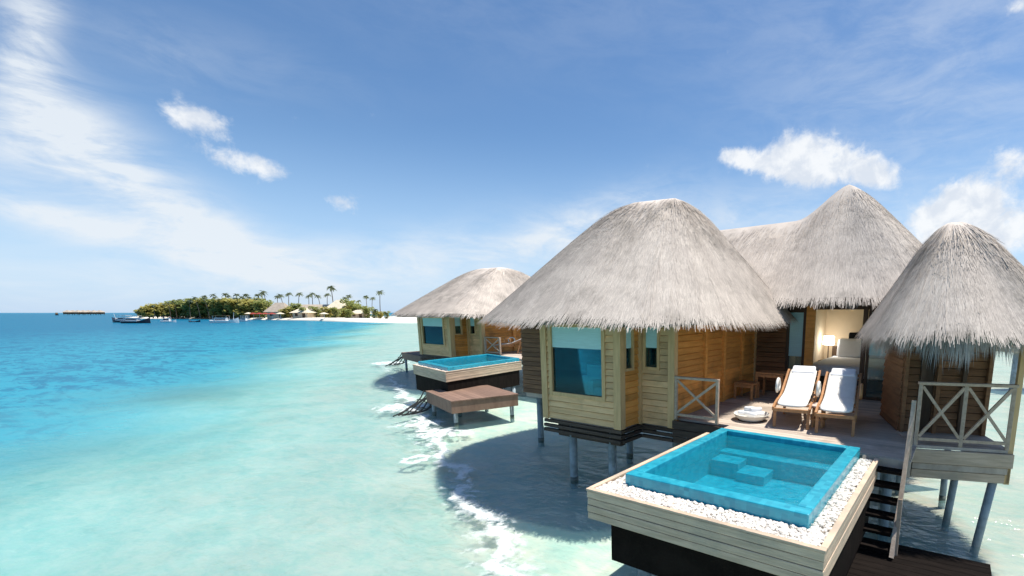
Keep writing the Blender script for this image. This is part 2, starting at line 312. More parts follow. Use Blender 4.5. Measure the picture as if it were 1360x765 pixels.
# ------------------------------------------------------------------ mesh helpers
class MB:
    def __init__(s, T=None): s.v = []; s.f = []; s.T = T
    def add(s, vs, fs):
        k = len(s.v); s.v += [tuple(p) for p in vs]; s.f += [tuple(i + k for i in f) for f in fs]; return s
    def hexa(s, a, b):                            # a: 4 bottom pts ccw, b: 4 top pts ccw
        return s.add(list(a) + list(b), [(3, 2, 1, 0), (4, 5, 6, 7), (0, 1, 5, 4), (1, 2, 6, 5), (2, 3, 7, 6), (3, 0, 4, 7)])
    def box(s, x0, x1, y0, y1, z0, z1):
        q = [(x0, y0), (x1, y0), (x1, y1), (x0, y1)]
        return s.hexa([(x, y, z0) for x, y in q], [(x, y, z1) for x, y in q])
    def obox(s, c, size, rz=0):
        q = []
        for dx, dy in ((-1, -1), (1, -1), (1, 1), (-1, 1)):
            x, y = dx * size[0] / 2, dy * size[1] / 2
            q.append((c[0] + x * cos(rz) - y * sin(rz), c[1] + x * sin(rz) + y * cos(rz)))
        return s.hexa([(x, y, c[2] - size[2] / 2) for x, y in q], [(x, y, c[2] + size[2] / 2) for x, y in q])
    def bar(s, p, q, w, h):                       # rectangular bar from p to q
        d = [q[i] - p[i] for i in range(3)]; l = math.sqrt(sum(c * c for c in d)); d = [c / l for c in d]
        if abs(d[2]) > .99: a = (1, 0, 0)
        else: k = math.hypot(d[0], d[1]); a = (-d[1] / k, d[0] / k, 0)
        b = (d[1] * a[2] - d[2] * a[1], d[2] * a[0] - d[0] * a[2], d[0] * a[1] - d[1] * a[0])
        def c4(o): return [tuple(o[i] + a[i] * sa * w / 2 + b[i] * sb * h / 2 for i in range(3)) for sa, sb in ((-1, -1), (1, -1), (1, 1), (-1, 1))]
        return s.hexa(c4(p), c4(q))
    def tube(s, pts, rs, n=10, cap=True):
        if not hasattr(rs, '__len__'): rs = [rs] * len(pts)
        k0 = len(s.v); vs = []; fs = []
        for i, p in enumerate(pts):
            a = pts[max(i - 1, 0)]; b = pts[min(i + 1, len(pts) - 1)]
            d = [b[j] - a[j] for j in range(3)]; l = math.sqrt(sum(c * c for c in d)) or 1; d = [c / l for c in d]
            u = (1, 0, 0) if abs(d[0]) < .8 else (0, 1, 0)
            e = (d[1] * u[2] - d[2] * u[1], d[2] * u[0] - d[0] * u[2], d[0] * u[1] - d[1] * u[0]); l = math.sqrt(sum(c * c for c in e)); e = [c / l for c in e]
            g = (d[1] * e[2] - d[2] * e[1], d[2] * e[0] - d[0] * e[2], d[0] * e[1] - d[1] * e[0])
            for j in range(n):
                t = 2 * pi * j / n
                vs.append(tuple(p[m] + rs[i] * (cos(t) * e[m] + sin(t) * g[m]) for m in range(3)))
        for i in range(len(pts) - 1):
            for j in range(n): fs.append((i * n + j, i * n + (j + 1) % n, (i + 1) * n + (j + 1) % n, (i + 1) * n + j))
        if cap: fs.append(tuple(range(n - 1, -1, -1))); fs.append(tuple((len(pts) - 1) * n + j for j in range(n)))
        return s.add(vs, fs)
    def lathe(s, c, prof, n=24):
        vs = []; fs = []
        for r, z in prof:
            for j in range(n): t = 2 * pi * j / n; vs.append((c[0] + r * cos(t), c[1] + r * sin(t), c[2] + z))
        for i in range(len(prof) - 1):
            for j in range(n): fs.append((i * n + j, i * n + (j + 1) % n, (i + 1) * n + (j + 1) % n, (i + 1) * n + j))
        fs.append(tuple(range(n - 1, -1, -1)))
        return s.add(vs, fs)
    def build(s, name, m, parent=None, smooth=False, bevel=0, sub=0):
        vs = [s.T(p) for p in s.v] if s.T else s.v
        o0 = WORLD_AT(parent) if parent else (0, 0, 0)
        me = bpy.data.meshes.new(name)
        me.from_pydata([(p[0] - o0[0], p[1] - o0[1], p[2] - o0[2]) for p in vs], [], s.f)
        me.materials.append(M[m] if isinstance(m, str) else m)
        if smooth: me.shade_smooth()
        me.update()
        o = bpy.data.objects.new(name, me); COL.objects.link(o)
        if parent: o.parent = parent
        if bevel:
            b = o.modifiers.new('bevel', 'BEVEL'); b.width = bevel; b.segments = 2; b.limit_method = 'ANGLE'
        if sub:
            b = o.modifiers.new('sub', 'SUBSURF'); b.levels = sub; b.render_levels = sub
        return o
def WORLD_AT(o):
    x, y, z = o.location
    return (x, y, z) if not o.parent else tuple(a + b for a, b in zip((x, y, z), WORLD_AT(o.parent)))
def tag(o, label=None, cat=None, group=None, kind=None):
    if label: o['label'] = label
    if cat: o['category'] = cat
    if group: o['group'] = group
    if kind: o['kind'] = kind
    return o
def thing(name, loc, label, cat, group=None):
    o = bpy.data.objects.new(name, None); COL.objects.link(o); o.location = loc; o.empty_display_size = .2
    return tag(o, label, cat, group)
def copy_tree(o, parent=None):
    c = o.copy(); COL.objects.link(c)
    if parent: c.parent = parent
    for ch in list(o.children): copy_tree(ch, c)
    return c

# transforms of the neighbouring villas (plan only)
def make_T(pivot, target, sc, rot):
    def T(p):
        x, y = (p[0] - pivot[0]) * sc, (p[1] - pivot[1]) * sc
        return (target[0] + x * cos(rot) - y * sin(rot), target[1] + x * sin(rot) + y * cos(rot), p[2])
    return T
ID = lambda p: p
T2 = make_T((-1.07, 4.5), (-15.34, 10.24), 1.5, R(-3.6))
T3 = make_T((-1.07, 4.5), (-28.6, 17.6), 1.5, R(2))

# ------------------------------------------------------------------ setting: sea bed, water, beach
def grid(xs, ys, zf):
    b = MB(); nx = len(xs)
    vs = [(x, y, zf(x, y)) for y in ys for x in xs]
    fs = [(j * nx + i, j * nx + i + 1, (j + 1) * nx + i + 1, (j + 1) * nx + i) for j in range(len(ys) - 1) for i in range(nx - 1)]
    return b.add(vs, fs)
def sm(a, b, v):
    t = max(0, min(1, (v - a) / (b - a))); return t * t * (3 - 2 * t)
def bedz(x, y):
    return -.18 - .45 * sm(1, -7, q_bank(x, y)) - 2.8 * sm(-6, 40, s_deep(x, y)) - 8 * sm(60, 600, s_deep(x, y))
ax = [-9000, -4000, -2000, -1000, -700, -500, -400, -300, -240, -200] + [-180 + 8 * i for i in range(17)] + [-48 + 2 * i for i in range(40)] + [34, 40, 60, 100, 200, 500, 1500, 5000]
ay = [-3000, -800, -200, -80, -40, -25] + [-18 + 2 * i for i in range(30)] + [44, 50, 60, 75, 90, 110, 130, 150, 180, 220, 300, 500, 1000, 3000, 9000]
tag(grid(ax, ay, bedz).build('seabed', 'bed', smooth=True), kind='structure')
tag(MB().add([(-9000, -3000, 0), (5000, -3000, 0), (5000, 9000, 0), (-9000, 9000, 0)], [(0, 1, 2, 3)]).build('water', 'sea'), kind='structure')

# ------------------------------------------------------------------ thatch
def chaikin(pts, k=2):
    for _ in range(k):
        o = []
        for i, p in enumerate(pts):
            q = pts[(i + 1) % len(pts)]
            o.append(tuple(p[j] * .75 + q[j] * .25 for j in range(3))); o.append(tuple(p[j] * .25 + q[j] * .75 for j in range(3)))
        pts = o
    return pts
class Roof:
    """Thatched roof between a rounded eave outline and a ridge line."""
    def __init__(s, eave, ra, rb, rise_pow=1.0, dome=.35, flare=.0, round_k=2, top=.16, ridge_pow=1.):
        s.rp = ridge_pow
        s.e = chaikin(eave, round_k); s.ra, s.rb = ra, rb; s.pw = rise_pow; s.dome = dome; s.flare = flare; s.top = top
        s.cum = [0]
        for i, p in enumerate(s.e):
            q = s.e[(i + 1) % len(s.e)]; s.cum.append(s.cum[-1] + math.dist(p, q))
        s.len = s.cum[-1]; s.ph = [uni(0, 6.28) for _ in range(6)]
    def eave(s, u):
        d = (u % 1.) * s.len
        lo = 0
        import bisect
        i = min(bisect.bisect_right(s.cum, d) - 1, len(s.e) - 1)
        t = (d - s.cum[i]) / max(1e-6, s.cum[i + 1] - s.cum[i]); p, q = s.e[i], s.e[(i + 1) % len(s.e)]
        return tuple(p[j] + (q[j] - p[j]) * t for j in range(3))
    def pos(s, u, t):
        e = s.eave(u); a, b = s.ra, s.rb
        ab = (b[0] - a[0], b[1] - a[1]); l2 = ab[0] ** 2 + ab[1] ** 2
        k = 0 if l2 < 1e-6 else max(0, min(1, ((e[0] - a[0]) * ab[0] + (e[1] - a[1]) * ab[1]) / l2))
        r = (a[0] + (b[0] - a[0]) * k, a[1] + (b[1] - a[1]) * k, a[2] + (b[2] - a[2]) * (k ** s.rp if s.rp else .1 * k + .9 * sm(.74, 1.02, k)))
        tt = t * (1 - s.top * 0)
        x = e[0] + (r[0] - e[0]) * tt; y = e[1] + (r[1] - e[1]) * tt
        g = tt + s.flare * (tt * tt - tt)
        rise = r[2] - e[2] + s.dome
        z = e[2] + rise * g - s.dome * tt ** 7
        w = .016 * (sin(8 * 2 * pi * u + s.ph[0] + 2 * t) + sin(11 * 2 * pi * u + s.ph[1] - 2 * t) * .8)
        return (x, y, z + w * (1 - t ** 3))
    def tan(s, u, t):
        a, b = s.pos(u - .003, t), s.pos(u + .003, t)
        h = [b[i] - a[i] for i in range(3)]; l = math.sqrt(sum(c * c for c in h)) or 1
        return tuple(c / l for c in h)
    def surface(s, T, parent, nu=120, nt=20, name='thatched_roof', thick=.22):
        b = MB(T); vs = []; fs = []
        for i in range(nt + 1):
            for j in range(nu): vs.append(s.pos(j / nu, i / nt))
        for i in range(nt):
            for j in range(nu): fs.append((i * nu + j, i * nu + (j + 1) % nu, (i + 1) * nu + (j + 1) % nu, (i + 1) * nu + j))
        b.add(vs, fs)
        o = b.build(name, 'thatch', parent, smooth=True)
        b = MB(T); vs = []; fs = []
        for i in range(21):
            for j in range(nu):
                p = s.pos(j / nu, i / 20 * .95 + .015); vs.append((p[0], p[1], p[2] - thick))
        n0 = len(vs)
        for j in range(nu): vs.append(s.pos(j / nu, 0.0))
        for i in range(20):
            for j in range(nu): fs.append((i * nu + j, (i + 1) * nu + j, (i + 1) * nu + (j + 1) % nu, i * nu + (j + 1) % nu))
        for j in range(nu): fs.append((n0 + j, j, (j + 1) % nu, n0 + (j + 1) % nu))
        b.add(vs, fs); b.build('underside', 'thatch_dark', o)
        return o
    def straw(s, T, o, n, ln=(.25, .5), wd=(.006, .015), lift=.012, tmax=.90, umask=None):
        b = MB(T); v = b.v; f = b.f
        for _ in range(n):
            u = rnd()
            if umask and not umask(u): continue
            t = (1 - math.sqrt(rnd())) * tmax + .0
            p = s.pos(u, t + .02); q = s.pos(u, t - .0)
            d = [q[i] - p[i] for i in range(3)]; l = math.sqrt(sum(c * c for c in d)) or 1; d = [c / l for c in d]
            h = s.tan(u, t)
            j = uni(-.16, .16); d = [d[i] + h[i] * j for i in range(3)]
            L = uni(*ln); w = uni(*wd) / 2; up = uni(.01, lift); k = len(v)
            r0 = (p[0], p[1], p[2] + .004)
            e = [p[i] + d[i] * L for i in range(3)]; e[2] += up
            v += [tuple(r0[i] - h[i] * w for i in range(3)), tuple(r0[i] + h[i] * w for i in range(3)), tuple(e[i] + h[i] * w * .6 for i in range(3)), tuple(e[i] - h[i] * w * .6 for i in range(3))]
            f.append((k, k + 1, k + 2, k + 3))
        b.build('loose_straw', 'thatch', o)
    def fringe(s, T, o, per_m=130, ln=(.10, .27), wd=(.008, .024), layers=3, umask=None):
        b = MB(T); v = b.v; f = b.f
        for L in range(layers):
            for _ in range(int(s.len * per_m)):
                u = rnd()
                if umask and not umask(u): continue
                t = .004 + (.03 * L + .02) * rnd(); p = s.pos(u, t); q = s.pos(u, t + .05)
                d = [p[i] - q[i] for i in range(3)]; l = math.sqrt(sum(c * c for c in d)); d = [c / l for c in d]
                h = s.tan(u, t)
                clump = .5 + .5 * sin(u * s.len * 9 + s.ph[3]) * sin(u * s.len * 4.1 + s.ph[4])
                ll = uni(*ln) * (.65 + .5 * clump); w = uni(*wd) / 2; k = len(v)
                dd = [d[0] * .75 + h[0] * uni(-.25, .25), d[1] * .75 + h[1] * uni(-.25, .25), d[2] * .75 - .35 - .3 * rnd()]
                p = (p[0] - d[0] * .1, p[1] - d[1] * .1, p[2] - d[2] * .1 - .012 * L - .03)
                m_ = tuple(p[i] + dd[i] * ll * .5 for i in range(3)); e = (p[0] + dd[0] * ll * .85, p[1] + dd[1] * ll * .85, p[2] + dd[2] * ll - .12 * ll)
                v += [tuple(p[i] - h[i] * w for i in range(3)), tuple(p[i] + h[i] * w for i in range(3)), tuple(m_[i] + h[i] * w for i in range(3)), tuple(m_[i] - h[i] * w for i in range(3)), e]
                f.append((k, k + 1, k + 2, k + 3)); f.append((k + 3, k + 2, k + 4))
        b.build('fringe', 'thatch', o)

# ------------------------------------------------------------------ walls
def boards(b, p, q, z0, z1, holes=(), bh=.128, th=.045):
    """clapboards from p to q (plan); the outside is to the right of p->q. holes: (d0,d1,z0,z1) along the wall"""
    L = math.dist(p, q); ux, uy = (q[0] - p[0]) / L, (q[1] - p[1]) / L; nx, ny = uy, -ux
    n = max(1, round((z1 - z0) / bh)); h = (z1 - z0) / n
    for i in range(n):
        a0 = z0 + i * h; a1 = a0 + h
        segs = [(0, L)]
        for (d0, d1, c0, c1) in holes:
            if a1 > c0 + .02 and a0 < c1 - .02:
                o = []
                for s0, s1 in segs:
                    if d0 > s0: o.append((s0, min(s1, d0)))
                    if d1 < s1: o.append((max(s0, d1), s1))
                segs = [g for g in o if g[1] - g[0] > .01]
        for s0, s1 in segs:
            def pt(d, off, z): return (p[0] + ux * d + nx * off, p[1] + uy * d + ny * off, z)
            j = uni(-.002, .002)
            b.hexa([pt(s0, .032 + j, a0 + .013), pt(s1, .032 + j, a0 + .013), pt(s1, -th, a0 - .003), pt(s0, -th, a0 - .003)],
                   [pt(s0, .006 + j, a1 - .002), pt(s1, .006 + j, a1 - .002), pt(s1, -th, a1 - .0005), pt(s0, -th, a1 - .0005)])
def window(T, par, p, q, d0, d1, z0, z1, frame='trim', glass='glass', bars=(), blind=0., name='window', fw=.06):
    """framed window in a wall p->q"""
    L = math.dist(p, q); ux, uy = (q[0] - p[0]) / L, (q[1] - p[1]) / L; nx, ny = uy, -ux
    def bx(b, a0, a1, o0, o1, c0, c1):
        def pt(d, off, z): return (p[0] + ux * d + nx * off, p[1] + uy * d + ny * off, z)
        b.hexa([pt(a0, o1, c0), pt(a1, o1, c0), pt(a1, o0, c0), pt(a0, o0, c0)], [pt(a0, o1, c1), pt(a1, o1, c1), pt(a1, o0, c1), pt(a0, o0, c1)])
    b = MB(T)
    bx(b, d0 - .02, d0 + fw, -.06, .045, z0 - .02, z1 + .02); bx(b, d1 - fw, d1 + .02, -.06, .045, z0 - .02, z1 + .02)
    bx(b, d0 + fw, d1 - fw, -.06, .04, z0 - .02, z0 + fw); bx(b, d0 + fw, d1 - fw, -.06, .04, z1 - fw, z1 + .02)
    for k in bars: bx(b, k - .02, k + .02, -.05, .03, z0 + fw, z1 - fw)
    w = b.build(name, frame, par)
    b = MB(T); bx(b, d0 + fw, d1 - fw, -.018, -.008, z0 + fw, z1 - fw); b.build('pane', glass, w)
    if blind:
        b = MB(T); bx(b, d0 + fw, d1 - fw, -.006, .004, z1 - fw - blind, z1 - fw); b.build('blind', 'blind', w)
    return w
def stilt(T, par, x, y, z0, z1, r=.085, lean=(0, 0)):
    b = MB(T); b.tube([(x + lean[0], y + lean[1], z0), (x, y, z1)], r, 14)
    o = b.build('stilt', 'concrete', par, smooth=True)
    if lean != (0, 0): return
    b = MB(T); b.tube([(x + lean[0] * 1.03, y + lean[1] * 1.03, -.06), (x + lean[0] * .94, y + lean[1] * .94, .09)], r * 1.04, 14); b.build('wet_foot', 'concrete_wet', o, smooth=True)

# ------------------------------------------------------------------ living pavilion with the bay window
def living(T, label, n_straw, per_m, detail=True):
    t = thing('thatched_pavilion', T((-6.2, 9.6, 0)), label, 'pavilion', 'thatched pavilions of the water villas')
    t.location[2] = 0
    r = Roof([(-3.5, 10, 3.60), (-3.6, 13.1, 3.60), (-7, 13.4, 3.60), (-10.2, 13.1, 3.60), (-10.9, 10.5, 3.60), (-10.55, 8.2, 3.60), (-7.9, 6.45, 3.60), (-5.6, 6.3, 3.60), (-3.62, 6.75, 3.60)],
             (-6.25, 9.4, 6.08), (-5.55, 9.5, 6.08), dome=.5, flare=.02, round_k=2)
    o = r.surface(T, t); r.straw(T, o, n_straw); r.fringe(T, o, per_m)
    z0, z1 = 1.42, 3.72
    b = MB(T); boards(b, (-7.36, 7.2), (-5.36, 7.2), z0, z1, [(.2, 1.65, 1.95, 3.42)]); b.build('bay_wall', 'siding_pale', t)
    b = MB(T)
    boards(b, (-5.36, 7.2), (-5.36, 7.87), z0, z1, [(.12, .40, 2.55, 3.55)])
    b.build('bay_side_wall', 'siding', t)
    b = MB(T); boards(b, (-5.36, 7.87), (-4.58, 7.87), z0, z1, [(.12, .47, 2.55, 3.55)]); b.build('recessed_wall', 'siding_pale', t)
    b = MB(T); boards(b, (-4.58, 7.87), (-4.58, 12.2), z0, z1); b.build('terrace_wall', 'siding', t)
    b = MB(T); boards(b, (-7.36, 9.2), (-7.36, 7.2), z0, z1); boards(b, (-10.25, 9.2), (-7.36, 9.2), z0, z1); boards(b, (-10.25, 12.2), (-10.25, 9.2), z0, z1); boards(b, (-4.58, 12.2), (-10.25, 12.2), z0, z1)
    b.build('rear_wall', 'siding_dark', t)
    for q in ((-7.41, -7.25, 7.155, 7.31), (-5.48, -5.315, 7.155, 7.31), (-5.365, -5.275, 7.79, 7.90), (-4.67, -4.53, 7.825, 7.96), (-4.64, -4.53, 12.1, 12.3)):
        b = MB(T); b.box(*q, z0 - .01, z1); b.build('corner_post', 'trim', t)
    for y in (9.15, 10.1, 11.2):
        b = MB(T); b.box(-4.57, -4.50, y - .05, y + .05, 1.6, z1); b.build('wall_post', 'siding', t)
    b = MB(T); b.box(-7.3, -4.62, 7.93, 12.15, 1.30, 1.45); b.box(-7.3, -5.42, 7.26, 7.93, 1.30, 1.45); b.box(-10.2, -7.3, 9.25, 12.15, 1.30, 1.45); b.build('floor', 'deck', t)
    window(T, t, (-7.36, 7.2), (-5.36, 7.2), .2, 1.65, 1.95, 3.42, bars=(), blind=.42)
    window(T, t, (-5.36, 7.2), (-5.36, 7.87), .12, .40, 2.55, 3.55, blind=.55, fw=.03)
    window(T, t, (-5.36, 7.87), (-4.58, 7.87), .12, .47, 2.55, 3.55, blind=.55, fw=.035)
    b = MB(T)
    for k in range(3):
        za = 1.13 + .098 * k; o_ = .03 + .012 * (2 - k)
        b.box(-7.39, -5.32, 7.17 - o_ + .03, 7.22, za, za + .062); b.box(-5.36, -5.33 + o_, 7.22, 7.86, za, za + .062); b.box(-5.33 + o_, -4.56, 7.86 - o_ + .02, 7.9, za, za + .062)
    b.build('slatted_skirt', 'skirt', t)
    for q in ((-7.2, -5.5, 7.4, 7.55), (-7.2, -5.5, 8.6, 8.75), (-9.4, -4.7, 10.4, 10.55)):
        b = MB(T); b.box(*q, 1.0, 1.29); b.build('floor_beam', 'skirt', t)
    for x, y in ((-6.85, 7.48), (-5.78, 7.48), (-4.85, 8.5), (-6.85, 9.6), (-4.9, 10.5), (-9.9, 10.8), (-9.9, 9.45)):
        stilt(T, t, x, y, -.7, 1.30, .085)
    return t
living(ID, 'nearest thatched pavilion, wooden walls and bay window over the shallow water', 85000, 300)
living(T2, 'mid-distance thatched pavilion with rust-brown wall, left of the nearest villa', 26000, 130)

# ------------------------------------------------------------------ bedroom pavilion
def bedroom(T, label, n_straw, per_m, inside=True):
    t = thing('thatched_pavilion', T((-2.6, 14, 0)), label, 'pavilion', 'thatched pavilions of the water villas'); t.location[2] = 0
    e = 3.97
    r = Roof([(-9, 11.3, e), (-6, 11.12, e), (-3.0, 11.1, e), (-.3, 11.15, e), (.25, 12.4, e), (.3, 14, e), (.1, 17, e), (-3, 17.1, e), (-6, 17, e), (-9, 16.8, e), (-9.6, 14, e)],
             (-8, 14.0, 6.12), (-2.85, 14.0, 6.98), dome=.30, flare=.04, round_k=2, ridge_pow=0)
    o = r.surface(T, t, nu=160); r.straw(T, o, int(n_straw * 1.5), umask=lambda u: r.eave(u)[1] < 15.5); r.fringe(T, o, per_m, umask=lambda u: r.eave(u)[1] < 14)
    zt = 4.15
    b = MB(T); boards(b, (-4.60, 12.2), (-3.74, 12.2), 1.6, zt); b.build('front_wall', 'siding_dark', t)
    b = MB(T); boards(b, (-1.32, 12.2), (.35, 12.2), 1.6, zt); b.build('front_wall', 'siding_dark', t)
    b = MB(T); b.box(-3.74, -.86, 16.2, 16.3, 1.5, zt); b.build('back_wall', 'plaster', t)
    b = MB(T); b.box(-3.80, -3.72, 12.3, 16.2, 1.5, zt); b.build('side_wall', 'plaster', t)
    b = MB(T); b.box(-.86, -.78, 12.3, 13.1, 1.5, zt); b.box(-.86, -.78, 15.9, 16.2, 1.5, zt); b.box(-.86, -.78, 13.1, 15.9, 1.5, 1.75); b.build('side_wall', 'plaster', t)
    window(T, t, (-.78, 13.1), (-.78, 15.9), 0, 2.8, 1.77, 4.1, glass='glass_clear', bars=(1.4,))  # unseen side window, added to let daylight into the bedroom
    b = MB(T); b.box(-3.72, -.86, 12.3, 16.2, 4.11, 4.15); b.build('ceiling', 'plaster', t)
    b = MB(T); b.box(-3.72, -.86, 12.2, 16.2, 1.48, 1.598); b.build('floor', 'deck', t)
    window(T, t, (-3.74, 12.2), (-3.26, 12.2), .02, .46, 1.63, 3.7, frame='trim_dark', glass='glass_clear', name='glass_door', fw=.05, blind=1.1)
    window(T, t, (-1.92, 12.2), (-1.32, 12.2), .1, .58, 1.63, 3.7, frame='trim_dark', glass='glass_clear', name='glass_door', fw=.04, blind=1.0)
    b = MB(T); b.box(-3.26, -3.06, 12.14, 12.26, 1.6, zt); b.build('door_post', 'siding', t)
    b = MB(T); b.box(-1.95, -1.86, 12.12, 12.24, 1.6, zt); b.build('door_post', 'trim_dark', t)
    b = MB(T); b.box(-3.74, -1.32, 12.15, 12.25, 3.72, 3.85); b.build('door_header', 'trim_dark', t)
    for x, y in ((-3.4, 12.6), (-1.2, 12.6), (-3.4, 15.8), (-1.2, 15.8)): stilt(T, t, x, y, -.6, 1.48, .09)
    return t
bedroom(ID, 'tallest pointed thatched pavilion with open doors onto the terrace', 42000, 240)

# ------------------------------------------------------------------ bathroom hut with porch
def uv(o, rot):
    return lambda a, b, z: (o[0] + a * cos(rot) - b * sin(rot), o[1] + a * sin(rot) + b * cos(rot), z)
cu = uv((-.46, 8.28), R(19))
def Tc(p): return cu(p[0], p[1], p[2])
t = thing('thatched_hut', (-.1, 9.6, 0), 'small shaggy round thatched hut with railed porch above the stairs', 'hut')
PW = 1.30
r = Roof([Tc(p) for p in ((-.32, -.5, 3.5), (.6, -.72, 3.5), (1.85, -.55, 3.5), (2.1, .9, 3.5), (1.9, 2.7, 3.5), (.6, 2.9, 3.5), (-.4, 2.7, 3.5), (-.52, 1.0, 3.5))], Tc((.62, 1.35, 5.12)), Tc((.66, 1.35, 5.12)), dome=.32, flare=.0, round_k=2)
o = r.surface(None, t); r.straw(None, o, 36000, ln=(.25, .55), wd=(.005, .013), lift=.013, tmax=.86); r.fringe(None, o, 520, ln=(.16, .55), wd=(.005, .016), layers=4)
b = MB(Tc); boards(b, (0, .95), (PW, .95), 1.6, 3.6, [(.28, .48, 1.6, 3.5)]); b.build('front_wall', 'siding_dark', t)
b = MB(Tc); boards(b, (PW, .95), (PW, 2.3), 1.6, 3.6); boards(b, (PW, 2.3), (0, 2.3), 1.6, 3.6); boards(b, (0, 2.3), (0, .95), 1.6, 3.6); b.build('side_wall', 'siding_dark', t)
b = MB(Tc); b.box(.28, .48, .97, 1.0, 1.6, 3.5); b.build('door', 'trim_dark', t)
for a in (.0, .25, .5, .88, PW - .06):
    b = MB(Tc); b.box(a, a + .06, .86, .94, 1.6, 3.6); b.build('wall_post', 'trim_dark' if a in (.25, .88) else 'siding_dark', t)
b = MB(Tc); b.box(PW - .02, PW + .05, .0, .07, 1.08, 3.5); b.build('porch_post', 'trim', t)
b = MB(Tc)
for k in range(9): b.box(-.02, PW + .02, .0 + .108 * k, .1 + .108 * k, 1.565, 1.612)
b.build('porch_floor', 'deck', t)
b = MB(Tc)
b.box(-.04, PW + .05, -.05, -.0, 1.345, 1.56); b.build('fascia_board', 'grey_wood', t, bevel=.006)
b = MB(Tc); b.box(-.0, PW + .0, -.02, .03, 1.235, 1.335); b.build('fascia_board', 'deck', t, bevel=.006)
b = MB(Tc); b.box(-.0, PW - .02, -.005, .045, 1.09, 1.225); b.build('fascia_board', 'grey_wood', t, bevel=.006)
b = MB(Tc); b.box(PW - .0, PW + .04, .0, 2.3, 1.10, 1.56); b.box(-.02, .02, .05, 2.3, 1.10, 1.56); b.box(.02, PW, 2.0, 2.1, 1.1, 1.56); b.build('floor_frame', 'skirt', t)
for a, c, ln in ((PW - .12, .1, (-.16, -.02)), (PW - .3, 1.0, (-.1, 0)), (.1, 2.1, (0, 0)), (PW - .1, 2.1, (0, 0))):
    p = cu(a, c, 0); stilt(None, t, p[0], p[1], -.5, 1.12, .06, lean=ln)

# ------------------------------------------------------------------ railings
def railing(label, pts, posts, z0, h, x_spans, T=None, cap=True):
    """pts: plan line; posts: fractions along it"""
    p, q = pts; L = math.dist(p, q)
    def at(k, z): return (p[0] + (q[0] - p[0]) * k, p[1] + (q[1] - p[1]) * k, z)
    t = thing('railing', T(at(.5, z0)) if T else at(.5, z0), label, 'railing')
    for k in posts:
        b = MB(T); b.bar(at(k, z0), at(k, z0 + h), .055, .055); b.build('post', 'rail', t, bevel=.006)
    b = MB(T); b.bar(at(-.03, z0 + h + .025), at(1.03, z0 + h + .025), .09, .045); b.build('top_rail', 'rail', t, bevel=.006)
    b = MB(T); b.bar(at(0.02, z0 + .1), at(.98, z0 + .1), .04, .05); b.build('bottom_rail', 'rail', t, bevel=.005)
    for i, (a, c) in enumerate(x_spans):
        e = .03 / L
        b = MB(T); b.bar(at(a + e, z0 + .14), at(c - e, z0 + h - .03), .035, .045); b.build('brace', 'rail', t)
        b = MB(T); b.bar(at(a + e, z0 + h - .03), at(c - e, z0 + .14), .028, .04); b.build('brace', 'rail', t)
    return t
c = lambda a, b: cu(a, b, 0)[:2]
railing('cross-braced wooden railing on the porch of the small round hut', (c(.03, .03), c(PW - .03, .03)), (0, .5, 1), 1.61, .95, ((0, .5), (.5, 1)))
railing('short cross-braced railing beside the plunge pool corner and amber wall', ((-4.5, 7.86), (-3.64, 7.88)), (.0, 1), 1.6, .80, ((0, 1),))
railing('little railing on the terrace of the mid-distance villa', ((-4.4, 7.86), (-3.64, 7.88)), (.0, 1), 1.6, .80, ((0, 1),), T=T2)

# ------------------------------------------------------------------ terraces
def terrace(T, label):
    t = thing('terrace', T((-2.5, 9.8, 1.6)), label, 'terrace')
    b = MB(T); y = 7.40
    while y < 12.25:
        x0 = -3.42 if y < 7.86 else -4.535
        b.box(x0, -.42 if y < 8.6 else -.62, y, y + .133, 1.56, 1.6); y += .141
    b.build('decking', 'deck', t)
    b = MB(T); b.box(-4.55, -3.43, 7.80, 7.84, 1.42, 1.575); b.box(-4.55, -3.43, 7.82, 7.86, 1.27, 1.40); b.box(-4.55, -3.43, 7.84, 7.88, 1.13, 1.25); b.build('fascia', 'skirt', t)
    b = MB(T)
    b.box(-3.42, -.42, 7.36, 7.396, 1.36, 1.59); b.build('fascia', 'deck', t)
    b = MB(T)
    for yy in (7.95, 9.2, 10.5, 11.8): b.box(-4.5, -.7, yy, yy + .09, 1.36, 1.555)
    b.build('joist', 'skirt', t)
    for x, y in ((-4.2, 8.2), (-2.4, 8.3), (-.8, 8.5), (-4.2, 11), (-2.4, 11), (-.8, 11)): stilt(T, t, x, y, -.6, 1.37, .08)
terrace(ID, 'sunlit wooden terrace between the pavilions, carrying the white loungers')
terrace(T2, 'shaded wooden terrace of the mid-distance villa')

# ------------------------------------------------------------------ plunge pools
ICO = None
def pebble_mesh(b, x, y, z, r):
    ph = (1 + 5 ** .5) / 2; k = 1 / math.sqrt(1 + ph * ph)
    vs = [(-1, ph, 0), (1, ph, 0), (-1, -ph, 0), (1, -ph, 0), (0, -1, ph), (0, 1, ph), (0, -1, -ph), (0, 1, -ph), (ph, 0, -1), (ph, 0, 1), (-ph, 0, -1), (-ph, 0, 1)]
    fs = [(0, 11, 5), (0, 5, 1), (0, 1, 7), (0, 7, 10), (0, 10, 11), (1, 5, 9), (5, 11, 4), (11, 10, 2), (10, 7, 6), (7, 1, 8), (3, 9, 4), (3, 4, 2), (3, 2, 6), (3, 6, 8), (3, 8, 9), (4, 9, 5), (2, 4, 11), (6, 2, 10), (8, 6, 7), (9, 8, 1)]
    a = uni(0, 6.3); sx_, sy_, sz_ = r * uni(.8, 1.4), r * uni(.7, 1.1), r * uni(.5, .8)
    o = []
    for p in vs:
        X, Y, Z = p[0] * k * sx_, p[1] * k * sy_, p[2] * k * sz_
        o.append((x + X * cos(a) - Y * sin(a), y + X * sin(a) + Y * cos(a), z + Z))
    b.add(o, fs)
